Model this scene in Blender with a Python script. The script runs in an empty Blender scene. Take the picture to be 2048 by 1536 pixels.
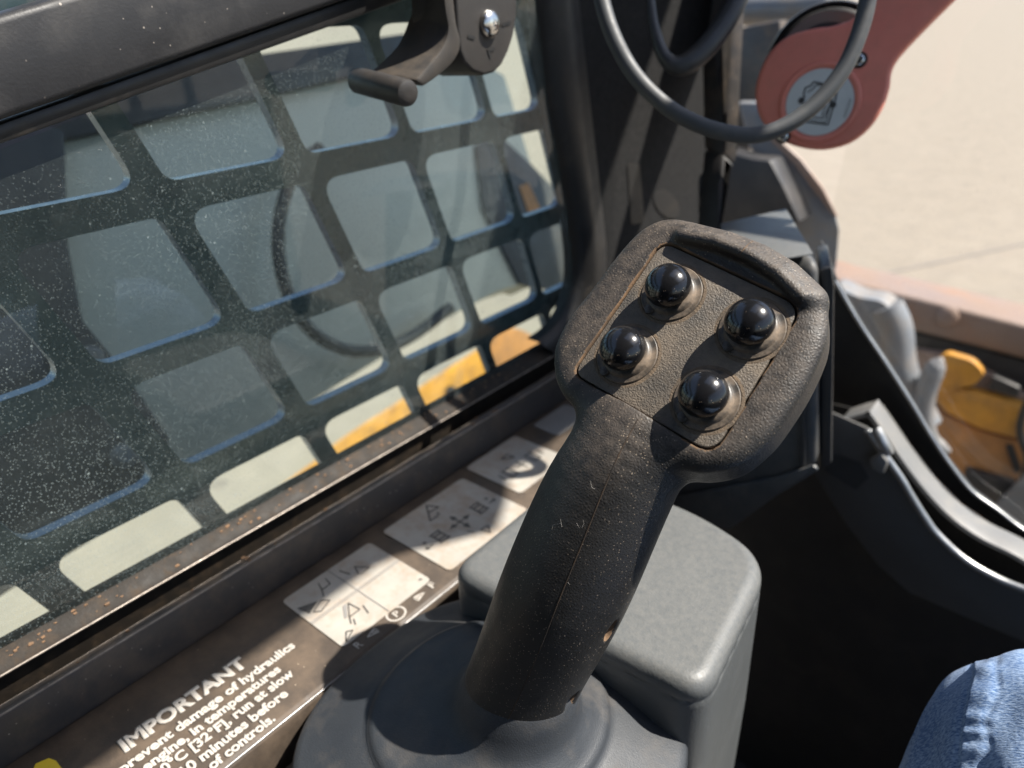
import bpy, bmesh, math, random
import numpy as np
from mathutils import Vector, Matrix
random.seed(7); rng = np.random.default_rng(11)
SC = bpy.context.scene; COL = SC.collection
# ------------------------------------------------------------------ camera
CZ = 1.62                      # camera height above the concrete
F, CX, CY = 1480., 1024., 768. # focal length and centre in pixels of the 2048 px wide photograph
AY = np.array([1396., -815., F]); AY /= np.linalg.norm(AY)
AB = np.array([546., 1562., F]); AB /= np.linalg.norm(AB)
AD = AB - (AB @ AY) * AY; AD /= np.linalg.norm(AD)
AX = np.cross(AD, AY)
M = np.array([AX, AY, -AD])    # camera axes -> world axes (x right of cab, y forward, z up)
cam = bpy.data.cameras.new('camera'); cam_o = bpy.data.objects.new('camera', cam); COL.objects.link(cam_o)
cam.sensor_width = 36; cam.lens = 36 * F / 2048; cam.clip_start = .01; cam.clip_end = 2000
R = np.column_stack([M @ [1, 0, 0], M @ [0, -1, 0], M @ [0, 0, -1]])
mw = Matrix(R.tolist()).to_4x4(); mw.translation = (0, 0, CZ); cam_o.matrix_world = mw
cam.dof.use_dof = True; cam.dof.focus_distance = .275; cam.dof.aperture_fstop = 8.5
SC.camera = cam_o
# ------------------------------------------------------------------ light
SUN = Vector((.43, .335, .838)).normalized()
w = bpy.data.worlds.new("World"); SC.world = w; w.use_nodes = True
nt = w.node_tree; bg = nt.nodes['Background']; sk = nt.nodes.new('ShaderNodeTexSky')
sk.sky_type = 'NISHITA'; sk.sun_disc = False
sk.sun_elevation = math.asin(SUN.z); sk.sun_rotation = math.atan2(SUN.x, SUN.y)
nt.links.new(sk.outputs[0], bg.inputs[0]); bg.inputs[1].default_value = .095
sl = bpy.data.lights.new('sun', 'SUN'); sl.energy = 5.0; sl.angle = math.radians(.5); sl.color = (1, .945, .86)
so = bpy.data.objects.new('sun', sl); COL.objects.link(so); so.rotation_euler = SUN.to_track_quat('Z', 'Y').to_euler()
SC.view_settings.view_transform = 'Standard'; SC.view_settings.look = 'None'; SC.view_settings.exposure = 1.2; SC.view_settings.gamma = 1
SC.cycles.max_bounces = 10; SC.cycles.transparent_max_bounces = 16; SC.cycles.use_denoising = True
SC.cycles.sample_clamp_indirect = 6

# ------------------------------------------------------------------ geometry helpers (camera-relative metres)
def ray(u, v): return M @ np.array([(u - CX) / F, (v - CY) / F, 1.])
def P(u, v, d): return ray(u, v) * d
def PX(u, v, x): r = ray(u, v); return r * (x / r[0])
def PY(u, v, y): r = ray(u, v); return r * (y / r[1])
def PZ(u, v, z): r = ray(u, v); return r * (z / r[2])
def PN(u, v, p, n): r = ray(u, v); return r * ((p @ n) / (r @ n))
A3 = lambda *p: np.array(p, float)
def origin_of(par):
    o = np.zeros(3)
    while par is not None:
        o = o + np.array(par.location); par = par.parent
    return o
def link(name, me, mat, parent=None, loc=None):
    o = bpy.data.objects.new(name, me); COL.objects.link(o)
    if mat and not me.materials: me.materials.append(mat)
    if parent is not None: o.parent = parent
    if loc is not None: o.location = loc
    return o
def tag(o, label=None, cat=None, group=None, kind=None):
    if label: o['label'] = label
    if cat: o['category'] = cat
    if group: o['group'] = group
    if kind: o['kind'] = kind
    return o
def empty(name, p, label, cat, group=None):
    o = bpy.data.objects.new(name, None); COL.objects.link(o)
    o.location = (p[0], p[1], p[2] + CZ); o.empty_display_size = .02
    return tag(o, label, cat, group)
def build(name, verts, faces, mat, parent=None, smooth=False, bevel=0, seg=2, matidx=None):
    """verts in camera-relative metres; becomes ONE mesh object"""
    v = np.asarray(verts, float) + A3(0, 0, CZ)
    if parent is not None: base = origin_of(parent); loc = None
    else: base = np.array([v[:, 0].mean(), v[:, 1].mean(), v[:, 2].min()]); loc = base
    v = v - base
    me = bpy.data.meshes.new(name); me.from_pydata(v.tolist(), [], [list(map(int, f)) for f in faces])
    if matidx is not None: me.polygons.foreach_set('material_index', matidx)
    bm = bmesh.new(); bm.from_mesh(me)
    bmesh.ops.recalc_face_normals(bm, faces=bm.faces)
    if bevel:
        es = [e for e in bm.edges if len(e.link_faces) == 2 and e.calc_face_angle(0) > .45]
        bmesh.ops.bevel(bm, geom=es, offset=bevel, segments=seg, affect='EDGES', profile=.5, clamp_overlap=True)
    bm.to_mesh(me); bm.free()
    if smooth: me.polygons.foreach_set('use_smooth', [True] * len(me.polygons))
    elif bevel:
        me.polygons.foreach_set('use_smooth', [True] * len(me.polygons))
        try: me.set_sharp_from_angle(angle=.6)
        except Exception: pass
    return link(name, me, mat, parent, loc)
def slab(name, pts, off, mat, parent=None, bevel=.0015, seg=2):
    """polygon swept along a vector: a solid plate"""
    n = len(pts); off = np.asarray(off, float); pts = [np.asarray(p, float) for p in pts]
    v = pts + [p + off for p in pts]
    f = [list(range(n)), list(range(2 * n - 1, n - 1, -1))] + [[i, (i + 1) % n, n + (i + 1) % n, n + i] for i in range(n)]
    return build(name, v, f, mat, parent, bevel=bevel, seg=seg)
def box(name, lo, hi, mat, parent=None, bevel=.002, seg=2):
    x0, y0, z0 = lo; x1, y1, z1 = hi
    return slab(name, [(x0, y0, z0), (x1, y0, z0), (x1, y1, z0), (x0, y1, z0)], (0, 0, z1 - z0), mat, parent, bevel, seg)
def catmull(pts, n=8):
    pts = [np.asarray(p, float) for p in pts]
    q = [2 * pts[0] - pts[1]] + pts + [2 * pts[-1] - pts[-2]]
    out = []
    for i in range(1, len(q) - 2):
        for k in range(n):
            t = k / n
            out.append(.5 * (2 * q[i] + (q[i + 1] - q[i - 1]) * t + (2 * q[i - 1] - 5 * q[i] + 4 * q[i + 1] - q[i + 2]) * t * t + (3 * q[i] - q[i - 1] - 3 * q[i + 1] + q[i + 2]) * t ** 3))
    out.append(pts[-1]); return out
def tube_vf(path, r, k=12, closed=False):
    path = [np.asarray(p, float) for p in path]; n = len(path); V = []; Fc = []
    rr = r if hasattr(r, '__len__') else [r] * n; a = A3(.31, .52, .79)
    for i, p in enumerate(path):
        t = path[min(i + 1, n - 1)] - path[max(i - 1, 0)]; t = t / (np.linalg.norm(t) + 1e-12)
        a = a - (a @ t) * t; a = a / (np.linalg.norm(a) + 1e-12); b = np.cross(t, a)
        for j in range(k):
            th = 2 * math.pi * j / k; V.append(p + rr[i] * (math.cos(th) * a + math.sin(th) * b))
    for i in range(n - 1):
        for j in range(k): Fc.append([i * k + j, i * k + (j + 1) % k, (i + 1) * k + (j + 1) % k, (i + 1) * k + j])
    Fc.append(list(range(k))[::-1]); Fc.append(list(range((n - 1) * k, n * k)))
    return V, Fc
def tube(name, path, r, mat, parent=None, k=12):
    V, Fc = tube_vf(path, r, k); o = build(name, V, Fc, mat, parent, smooth=True)
    try: o.data.set_sharp_from_angle(angle=1.0)
    except Exception: pass
    return o
def lathe_vf(c, ax, prof, k=48, e1=None):
    """profile (radius, height) turned about the axis ax through c"""
    ax = np.asarray(ax, float) / np.linalg.norm(ax)
    e1 = np.cross(ax, A3(0.3, .9, .1)) if e1 is None else np.asarray(e1, float); e1 = e1 - e1 @ ax * ax; e1 /= np.linalg.norm(e1); e2 = np.cross(ax, e1)
    V = []; Fc = []
    for r, h in prof:
        for j in range(k):
            t = 2 * math.pi * j / k; V.append(c + ax * h + r * (math.cos(t) * e1 + math.sin(t) * e2))
    for i in range(len(prof) - 1):
        for j in range(k): Fc.append([i * k + j, i * k + (j + 1) % k, (i + 1) * k + (j + 1) % k, (i + 1) * k + j])
    Fc.append(list(range(k))[::-1]); Fc.append(list(range((len(prof) - 1) * k, len(prof) * k)))
    return V, Fc
def lathe(name, c, ax, prof, mat, parent=None, k=48, sharp=.7):
    V, Fc = lathe_vf(np.asarray(c, float), ax, prof, k); o = build(name, V, Fc, mat, parent, smooth=True)
    try: o.data.set_sharp_from_angle(angle=sharp)
    except Exception: pass
    return o
def sweep_y(name, prof, y0, y1, mat, parent=None, bevel=.0008):
    return slab(name, [(x, y0, z) for x, z in prof], (0, y1 - y0, 0), mat, parent, bevel)
def ribbon(pts, nrm, wd, lift=0.):
    """flat strip along a polyline lying on a surface with normal nrm"""
    nrm = np.asarray(nrm, float); pts = [np.asarray(p, float) for p in pts]; V = []; Fc = []
    for i in range(len(pts) - 1):
        a, b = pts[i], pts[i + 1]; t = (b - a) / np.linalg.norm(b - a); s = np.cross(nrm, t) * wd / 2; q = len(V)
        V += [a - s + nrm * lift, a + s + nrm * lift, b + s + nrm * lift, b - s + nrm * lift]; Fc.append([q, q + 1, q + 2, q + 3])
    return V, Fc
def merge(parts):
    V = []; Fc = []
    for v, f in parts:
        q = len(V); V += list(v); Fc += [[i + q for i in ff] for ff in f]
    return V, Fc
def surface_nets(f, org, h):
    s = f < 0
    nx, ny, nz = f.shape
    acc = np.zeros((nx - 1, ny - 1, nz - 1, 3), np.float32); cnt = np.zeros((nx - 1, ny - 1, nz - 1), np.float32)
    corners = [(i, j, k) for i in (0, 1) for j in (0, 1) for k in (0, 1)]
    def sub(a, c): return a[c[0]:nx - 1 + c[0], c[1]:ny - 1 + c[1], c[2]:nz - 1 + c[2]]
    n_in = sum(sub(s, c).astype(np.int8) for c in corners)
    act = (n_in > 0) & (n_in < 8); idx = np.argwhere(act)
    vid = -np.ones(act.shape, np.int64); vid[act] = np.arange(len(idx))
    pos = np.zeros((len(idx), 3)); num = np.zeros(len(idx))
    for c in corners:
        for ax in range(3):
            if c[ax]: continue
            d = list(c); d[ax] = 1
            fa = f[idx[:, 0] + c[0], idx[:, 1] + c[1], idx[:, 2] + c[2]]; fb = f[idx[:, 0] + d[0], idx[:, 1] + d[1], idx[:, 2] + d[2]]
            m = (fa < 0) != (fb < 0); t = np.where(m, fa / np.where(m, fa - fb, 1), 0)
            q = np.tile(np.array(c, float), (len(idx), 1)); q[:, ax] = t
            pos[m] += q[m]; num[m] += 1
    V = (idx + pos / num[:, None]) * h + org
    Q = []
    for ax in range(3):
        a1, a2 = (ax + 1) % 3, (ax + 2) % 3
        sl0 = [slice(None)] * 3; sl1 = [slice(None)] * 3; sl0[ax] = slice(0, -1); sl1[ax] = slice(1, None)
        e = np.argwhere(s[tuple(sl0)] != s[tuple(sl1)])
        e = e[(e[:, a1] > 0) & (e[:, a2] > 0) & (e[:, a1] < f.shape[a1] - 1) & (e[:, a2] < f.shape[a2] - 1)]
        o1 = np.zeros(3, int); o1[a1] = 1; o2 = np.zeros(3, int); o2[a2] = 1
        g = lambda q: vid[q[:, 0], q[:, 1], q[:, 2]]
        quad = np.stack([g(e), g(e - o1), g(e - o1 - o2), g(e - o2)], 1)
        flip = ~s[e[:, 0], e[:, 1], e[:, 2]]
        quad[flip] = quad[flip][:, ::-1]
        Q.append(quad)
    return V, np.concatenate(Q)
def sdf_poly(px, py, poly):
    poly = np.asarray(poly, float); d = np.full(px.shape, 1e9); inside = np.zeros(px.shape, bool); n = len(poly)
    for i in range(n):
        ax, ay = poly[i]; bx, by = poly[(i + 1) % n]; ex, ey = bx - ax, by - ay
        t = np.clip(((px - ax) * ex + (py - ay) * ey) / (ex * ex + ey * ey + 1e-20), 0, 1)
        d = np.minimum(d, (px - ax - t * ex) ** 2 + (py - ay - t * ey) ** 2)
        c = (ay > py) != (by > py)
        with np.errstate(divide='ignore', invalid='ignore'):
            inside ^= c & (px < ax + (py - ay) * ex / (ey if ey else 1e-20))
    return np.where(inside, -1, 1) * np.sqrt(d)
def smin(a, b, k): h = np.clip(.5 + .5 * (b - a) / k, 0, 1); return b + (a - b) * h - k * h * (1 - h)
def rect_pts(cx, cy, hx, hy, r, n=6):
    out = []
    for sx, sy, a0 in ((1, 1, 0), (-1, 1, 90), (-1, -1, 180), (1, -1, 270)):
        for k in range(n + 1):
            a = math.radians(a0 + 90 * k / n); out.append((cx + sx * (hx - r) + r * math.cos(a), cy + sy * (hy - r) + r * math.sin(a)))
    return out
def round_poly(poly, r, n=5):
    poly = [np.asarray(p, float) for p in poly]; out = []; m = len(poly)
    rr = r if hasattr(r, '__len__') else [r] * m
    for i in range(m):
        p, a, b = poly[i], poly[i - 1], poly[(i + 1) % m]
        da, db = a - p, b - p; la, lb = np.linalg.norm(da), np.linalg.norm(db); q = min(rr[i], la * .48, lb * .48)
        if q < 1e-6: out.append(p); continue
        s, e = p + da / la * q, p + db / lb * q
        for k in range(n + 1):
            t = k / n; out.append((1 - t) ** 2 * s + 2 * t * (1 - t) * p + t * t * e)
    return out

# ------------------------------------------------------------------ materials
MATS = {}
def mat(name, base, rough=.5, base2=None, nscale=40, metal=0., bump=0, bscale=300, btype='noise', bdist=.0004, dust=None, dscale=60, dlo=.45, dhi=.7, damt=.6,
        up=0, ulo=-.2, uhi=.8, zr=None, spec=.5, speck=None, sscale=900, sthr=.12, scol=(.45, .36, .27), coat=0, rvar=.15, scale_m=1.0):
    if name in MATS: return MATS[name]
    m = bpy.data.materials.new(name); m.use_nodes = True; n = m.node_tree.nodes; L = m.node_tree.links.new
    b = n['Principled BSDF']; tc = n.new('ShaderNodeTexCoord')
    co = tc.outputs['Object']
    b.inputs['Metallic'].default_value = metal; b.inputs['Specular IOR Level'].default_value = spec
    if coat: b.inputs['Coat Weight'].default_value = coat; b.inputs['Coat Roughness'].default_value = .05
    def noise(sc, det=5, rg=.6):
        t = n.new('ShaderNodeTexNoise'); t.inputs['Scale'].default_value = sc; t.inputs['Detail'].default_value = det; t.inputs['Roughness'].default_value = rg
        L(co, t.inputs['Vector']); return t.outputs['Fac']
    def ramp(x, lo, hi, a=0, bb=1):
        r = n.new('ShaderNodeMapRange'); r.inputs[1].default_value = lo; r.inputs[2].default_value = hi; r.inputs[3].default_value = a; r.inputs[4].default_value = bb
        L(x, r.inputs[0]); return r.outputs[0]
    def mixc(f, c1, c2):
        x = n.new('ShaderNodeMix'); x.data_type = 'RGBA'
        L(f, x.inputs[0])
        for i, c in ((6, c1), (7, c2)):
            if isinstance(c, tuple): x.inputs[i].default_value = (*c, 1)
            else: L(c, x.inputs[i])
        return x.outputs[2]
    def mul(a, c):
        x = n.new('ShaderNodeMath'); x.operation = 'MULTIPLY'
        L(a, x.inputs[0])
        if isinstance(c, float): x.inputs[1].default_value = c
        else: L(c, x.inputs[1])
        return x.outputs[0]
    col = mixc(ramp(noise(nscale), .3, .7), base, base2 or tuple(c * .8 for c in base))
    rgh = ramp(noise(nscale * 2.3, 4), .3, .7, max(0, rough - rvar * .5), min(1, rough + rvar * .5))
    if dust:
        f = mul(ramp(noise(dscale, 8, .68), dlo, dhi), float(damt))
        if up:
            g = n.new('ShaderNodeNewGeometry'); sx = n.new('ShaderNodeSeparateXYZ'); L(g.outputs['Normal'], sx.inputs[0]); f = mul(f, ramp(sx.outputs[2], ulo, uhi, 1 - up, 1))
        if zr:
            s2 = n.new('ShaderNodeSeparateXYZ'); L(co, s2.inputs[0]); f = mul(f, ramp(s2.outputs[2], zr[0], zr[1], zr[2], 1))
        col = mixc(f, col, dust)
        x = n.new('ShaderNodeMix'); L(f, x.inputs[0]); L(rgh, x.inputs[2]); x.inputs[3].default_value = .9; rgh = x.outputs[0]
    if speck:
        v = n.new('ShaderNodeTexVoronoi'); v.inputs['Scale'].default_value = sscale; L(co, v.inputs['Vector'])
        wn = n.new('ShaderNodeSeparateColor'); L(v.outputs['Color'], wn.inputs[0])
        f = mul(ramp(v.outputs['Distance'], sthr * 1.5, sthr), ramp(wn.outputs[0], 1 - speck, 1 - speck * .98)); f = mul(f, ramp(noise(nscale * .5, 3), .35, .65))
        col = mixc(f, col, scol)
    L(col, b.inputs['Base Color']); L(rgh, b.inputs['Roughness'])
    if bump:
        if btype == 'noise': h = noise(bscale, 3, .5)
        else:
            v = n.new('ShaderNodeTexVoronoi'); v.feature = 'SMOOTH_F1' if btype == 'cell' else 'DISTANCE_TO_EDGE'; v.inputs['Scale'].default_value = bscale
            if btype == 'cell': v.inputs['Smoothness'].default_value = .4
            L(co, v.inputs['Vector']); h = v.outputs['Distance']
        bp = n.new('ShaderNodeBump'); bp.inputs['Strength'].default_value = bump
        if zr: L(ramp(s2.outputs[2], zr[0], zr[1], bump * .45, bump), bp.inputs['Strength'])
        bp.inputs['Distance'].default_value = bdist; L(h, bp.inputs['Height']); L(bp.outputs[0], b.inputs['Normal'])
    MATS[name] = m; return m
DUST = (.30, .21, .14); DUSTO = (.38, .22, .11)
grip_m = mat('grip_rubber', (.0125, .0122, .012), .48, (.017, .016, .015), 60, bump=1., bscale=820, btype='edge', bdist=.00022, dust=(.14, .108, .082), dscale=260, dlo=.28, dhi=.82, damt=.72, up=.9, ulo=.35, uhi=.8, zr=(.10, .16, .15), speck=.13, sscale=1500, sthr=.24, scol=(.34, .27, .2))
seam_m = mat('dark_seam', (.010, .009, .008), .8, (.06, .035, .018), 90)  # dark seam line with patches of brown dust
groove_m = mat('dusty_groove', (.17, .10, .052), .9, (.04, .03, .022), 120, bump=.5, bscale=1500)
panel_m = mat('panel_plastic', (.050, .046, .041), .55, (.075, .066, .056), 80, bump=1., bscale=1500, btype='noise', bdist=.0004, dust=(.28, .215, .15), dscale=65, dlo=.34, dhi=.75, damt=.6, up=.3)
dustring_m = mat('caked_dust', (.16, .115, .075), .95, (.07, .056, .043), 220, bump=.8, bscale=1500)
collar_m = mat('collar_plastic', (.028, .026, .024), .45, (.05, .04, .03), 150, dust=(.26, .19, .13), dscale=180, dlo=.4, dhi=.75, damt=.75, bump=.2, bscale=900)
dome_m = mat('dome_plastic', (.007, .0075, .009), .17, (.008, .008, .009), 60, spec=.7, speck=.05, sscale=1900, sthr=.2, rvar=.08, scol=(.3, .22, .15), coat=0)
boot_m = mat('boot_rubber', (.024, .0275, .033), .55, (.031, .035, .040), 30, bump=.35, bscale=1500, btype='noise', dust=(.14, .115, .09), dscale=45, dlo=.48, dhi=.85, damt=.45, up=.4)
greybox_m = mat('grey_plastic', (.072, .079, .083), .42, (.080, .086, .088), 9, bump=.3, bscale=900, dust=(.20, .185, .16), dscale=330, dlo=.2, dhi=.85, damt=.4, up=.85)
blackpl_m = mat('black_plastic', (.028, .030, .033), .42, (.038, .039, .041), 40, bump=.15, bscale=900, dust=(.16, .13, .10), dscale=60, dlo=.5, dhi=.85, damt=.5, up=.6)
latch_m = mat('latch_plastic', (.024, .022, .021), .55, (.032, .028, .025), 60, bump=.2, bscale=1200, dust=(.12, .085, .055), dscale=70, dlo=.48, dhi=.88, damt=.4, up=.9)
pod_m = mat('pod_plastic', (.05, .054, .059), .42, (.062, .066, .07), 40, bump=.15, bscale=900, dust=(.20, .175, .145), dscale=60, dlo=.42, dhi=.8, damt=.55, up=.5)
post_m = mat('post_steel', (.15, .165, .185), .45, (.19, .20, .215), 16, dust=(.24, .19, .14), dscale=25, dlo=.42, dhi=.72, damt=.7)
latchd_m = mat('latch_dusty', (.022, .02, .018), .6, (.03, .026, .022), 60, bump=.2, bscale=1200, dust=(.12, .09, .062), dscale=90, dlo=.36, dhi=.8, damt=.65, up=.8)
console_m = mat('console_panel', (.050, .038, .029), .6, (.065, .049, .036), 70, bump=.25, bscale=1400, dust=(.17, .12, .08), dscale=55, dlo=.42, dhi=.78, damt=.6, speck=.05, sscale=500)
sill_m = mat('sill_paint', (.048, .044, .042), .42, (.06, .054, .05), 30, bump=.15, bscale=800, dust=(.26, .18, .11), dscale=45, dlo=.46, dhi=.78, damt=.55, up=.5, speck=.08, sscale=420, scol=(.5, .45, .4))
bead_m = mat('bead_rubber', (.014, .012, .010), .6, (.026, .02, .015), 60, bump=.3, bscale=700, dust=(.075, .05, .03), dscale=120, dlo=.5, dhi=.78, damt=.6, spec=.2)
gasket_m = mat('gasket_rubber', (.010, .010, .011), .5, (.016, .015, .014), 40, dust=(.10, .08, .06), dscale=60, dlo=.55, dhi=.85, damt=.4)
rail_m = mat('rail_paint', (.014, .014, .016), .5, (.018, .018, .020), 14, bump=.2, bscale=700, dust=(.07, .066, .062), dscale=38, dlo=.5, dhi=.78, damt=.4, speck=.1, sscale=300, scol=(.45, .4, .35))
foam_m = mat('pillar_lining', (.009, .0085, .0085), .95, (.005, .005, .005), 170, bump=.5, bscale=500, dust=(.021, .019, .018), dscale=260, dlo=.45, dhi=.75, damt=.8)
guard_m = mat('guard_paint', (.030, .052, .058), .28, (.038, .06, .066), 30, coat=.4, dust=(.14, .12, .10), dscale=60, dlo=.5, dhi=.8, damt=.5, bump=.1, bscale=500)
steel_m = mat('arm_steel', (.50, .50, .42), .65, (.56, .56, .48), 9, dust=(.42, .40, .33), dscale=18, dlo=.4, dhi=.8, damt=.5)
darksteel_m = mat('dark_steel', (.018, .018, .019), .5, (.03, .028, .027), 20, dust=(.12, .10, .085), dscale=25, dlo=.45, dhi=.8, damt=.4)
yellow_m = mat('yellow_paint', (.60, .29, .035), .5, (.46, .21, .03), 16, dust=(.16, .09, .04), dscale=22, dlo=.45, dhi=.72, damt=.75)
ochre_m = mat('dirty_yellow', (.50, .22, .06), .6, (.38, .17, .05), 12, dust=(.16, .10, .06), dscale=16, dlo=.4, dhi=.75, damt=.7)
rust_m = mat('rusty_steel', (.22, .17, .15), .5, (.24, .165, .12), 9, dust=(.27, .14, .075), dscale=10, dlo=.5, dhi=.72, damt=.7, bump=.3, bscale=60, bdist=.002)
bluegrey_m = mat('worn_steel', (.13, .145, .165), .4, (.18, .185, .19), 16, metal=.2, dust=(.22, .17, .12), dscale=25, dlo=.45, dhi=.75, damt=.6)
red_m = mat('red_plastic', (.78, .25, .18), .55, (.70, .20, .145), 22, bump=.1, bscale=600, dust=(.42, .20, .13), dscale=35, dlo=.42, dhi=.8, damt=.5)
white_m = mat('white_label', (.62, .63, .60), .5, (.55, .56, .54), 60)
decal_m = mat('decal_film', (.36, .335, .295), .45, (.30, .28, .25), 60, dust=(.26, .18, .115), dscale=75, dlo=.46, dhi=.72, damt=.7)
ink_m = mat('black_ink', (.035, .033, .031), .5, (.06, .055, .05), 200)
greyink_m = mat('grey_ink', (.22, .21, .20), .5)
letter_m = mat('white_print', (.45, .42, .38), .5, (.36, .33, .29), 400)
ytape_m = mat('yellow_tape', (.72, .52, .03), .4)
cable_m = mat('cable_sheath', (.05, .054, .058), .55, (.065, .068, .07), 40, dust=(.18, .16, .13), dscale=60, dlo=.55, dhi=.85, damt=.4)
chrome_m = mat('zinc_screw', (.75, .73, .70), .22, metal=1., nscale=200, rvar=.1)
silver_m = mat('silver_edge', (.55, .55, .54), .35, metal=.8, nscale=60)
framegrey_m = mat('frame_grey', (.16, .16, .155), .45, (.19, .185, .18), 30, dust=(.24, .22, .19), dscale=40, dlo=.45, dhi=.75, damt=.6)
void_m = mat('cab_lining', (.022, .020, .019), .85, (.03, .027, .025), 12, dust=(.07, .055, .045), dscale=20, dlo=.5, dhi=.8, damt=.5)
panelgrey_m = mat('kick_panel', (.085, .083, .08), .6, (.10, .097, .092), 14, dust=(.07, .065, .06), dscale=20, dlo=.45, dhi=.8, damt=.4)
concrete_m = mat('concrete', (.222, .187, .143), .85, (.252, .214, .166), 3.5, bump=.3, bscale=60, bdist=.002, dust=(.155, .132, .105), dscale=7, dlo=.42, dhi=.72, damt=.6, speck=.22, sscale=4.2, sthr=.12, scol=(.12, .10, .085))
joint_m = mat('joint_filler', (.19, .175, .165), .9, nscale=20)
jeans_m = None

# ------------------------------------------------------------------ ground
def ground():
    g = build('ground', [(-150, -150, -CZ), (150, -150, -CZ), (150, 150, -CZ), (-150, 150, -CZ)], [[0, 1, 2, 3]], concrete_m); tag(g, kind='structure')
    a, b = PZ(1700, 562, -CZ + .004), PZ(2048, 488, -CZ + .004); d = (b - a) / np.linalg.norm(b - a)
    V, Fc = ribbon([a - d * 4, b + d * 12], A3(0, 0, 1), .016); build('joint', V, Fc, joint_m, g)
ground()
# ------------------------------------------------------------------ cab shell
def cab():
    t = empty('loader_cab', (-.35, .2, -1.2), 'dark dusty loader cab shell around the joystick, with pillar, sill and roof', 'cab')
    sweep_y('window_bead', [(-.352, -.2590), (-.3462, -.2612), (-.3395, -.2655), (-.3372, -.2680), (-.3375, -.2692), (-.3425, -.2705), (-.3435, -.31), (-.352, -.31)], -.2, .50, bead_m, t, .0006)
    sweep_y('sill_gap', [(-.3434, -.292), (-.3310, -.292), (-.3310, -.305), (-.3434, -.305)], -.2, .50, gasket_m, t, .0003)
    sweep_y('sill_rail', [(-.3309, -.306), (-.3309, -.2772), (-.3292, -.2760), (-.3236, -.2750), (-.3222, -.2757), (-.3203, -.306)], -.2, .52, sill_m, t, .0006)
    edge_m = mat('worn_lit_edge', (.30, .26, .22), .4, (.12, .10, .085), 160, metal=.5)
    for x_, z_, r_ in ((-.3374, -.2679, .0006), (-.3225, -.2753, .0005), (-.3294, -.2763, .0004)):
        tube('worn_lit_edge', [(x_, y_, z_) for y_ in np.linspace(-.2, .5, 8)], r_, edge_m, t, 8)  # pale strips on worn edges, with their lit highlight put into the colour
    # upper rail of the window, sloping down towards the rear
    e = lambda u, v, x=-.333: PX(u, v, x)
    slab('window_rail', [e(-900, 558), e(-120, 285), e(900, -72), e(1130, -152), e(1130, -330), e(150, -14), e(60, 12), e(-120, 66), e(-900, 300)], (-.018, 0, 0), rail_m, t, .003, 3)
    slab('rail_seal', [PX(-900, 612, -.338), PX(-120, 333, -.338), PX(1140, -117, -.338), PX(1140, -160, -.338), PX(-120, 290, -.338), PX(-900, 563, -.338)], (-.012, 0, 0), gasket_m, t, .002)
    # right window border and front pillar
    inn = [(1079, -60), (1080, 0), (1099, 191), (1123, 325), (1138, 410), (1149, 500), (1150, 556), (1141, 600), (1128, 632), (1105, 662), (1076, 684)]
    outr = [(1165, -60), (1166, 0), (1180, 170), (1196, 330), (1207, 430), (1213, 500), (1212, 575), (1203, 630), (1185, 672), (1160, 700), (1120, 720)]
    V = []; Fc = []
    ip = catmull([PX(u, v, -.344) for u, v in inn], 4); op = catmull([PX(u, v, -.338) for u, v in outr], 4); UP = A3(0, .0, .22)
    ip = [ip[0] + UP] + ip; op = [op[0] + UP] + op; n = len(ip)
    mid = [(i * .55 + o * .45) + A3(.004, 0, 0) for i, o in zip(ip, op)]
    back = [o + A3(-.02, 0, 0) for o in op]
    rows = [[i + A3(-.012, 0, 0) for i in ip], ip, mid, op, back]
    for r in rows: V += r
    for j in range(4):
        for i in range(n - 1): Fc.append([j * n + i, j * n + i + 1, (j + 1) * n + i + 1, (j + 1) * n + i])
    build('window_gasket', V, Fc, gasket_m, t, smooth=True)
    # pillar lining
    q = [PX(1130, -60, -.340), PX(1190, 430, -.340), PX(1204, 640, -.340)]
    a0 = P(1463, -60, .60); a1 = P(1440, 460, .60); a2 = P(1432, 640, .60)
    nrm = np.cross(q[1] - q[0], a0 - q[0]); nrm /= np.linalg.norm(nrm)
    if nrm @ (-q[0]) < 0: nrm = -nrm
    a1, a2 = PN(1440, 460, q[0], nrm), PN(1432, 640, q[0], nrm); q[2] = PN(1204, 640, q[0], nrm)
    pl = build('pillar_lining', [q[0], q[1], q[2], a2, a1, a0, q[0] + UP, a0 + UP], [[0, 1, 4, 5], [1, 2, 3, 4], [6, 0, 5, 7]], foam_m, t)
    def on(u, v): return PN(u, v, q[0] + nrm * .0006, nrm)
    def hole(name, pts):
        pts = [on(u, v) for u, v in pts]; V = pts; build(name, V, [list(range(len(V)))], gasket_m, pl)
    hole('slot', round_poly([(1255, 325), (1279, 327), (1290, 445), (1262, 450)], 8))
    hole('slot', [(1333 + 32 * math.cos(a) * .8 - 14 * math.sin(a) * .3, 408 + 24 * math.sin(a) + 17 * math.cos(a)) for a in np.linspace(0, 2 * math.pi, 20, endpoint=False)])
    hole('slot', round_poly([(1400, 353), (1440, 350), (1441, 425), (1399, 425)], 5))
    slab('pillar_edge', [P(1441, -60, .60), P(1441, -60, .60) + UP, P(1466, -60, .60) + UP, P(1466, -60, .60), P(1478, 300, .60), P(1470, 330, .60), P(1446, 306, .60)], nrm * -.02, framegrey_m and sill_m, t, .002)
    slab('pillar_edge', [P(1446, 306, .60), P(1470, 330, .60), P(1442, 366, .60), P(1446, 470, .60), P(1432, 470, .60)], nrm * -.02, darksteel_m, t, .002)
    # shell outside the frame: roof with its opening, rear wall, right side, floor, kick panel
    hx0, hx1, hy0, hy1 = .150, .60, .10, .775
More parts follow.
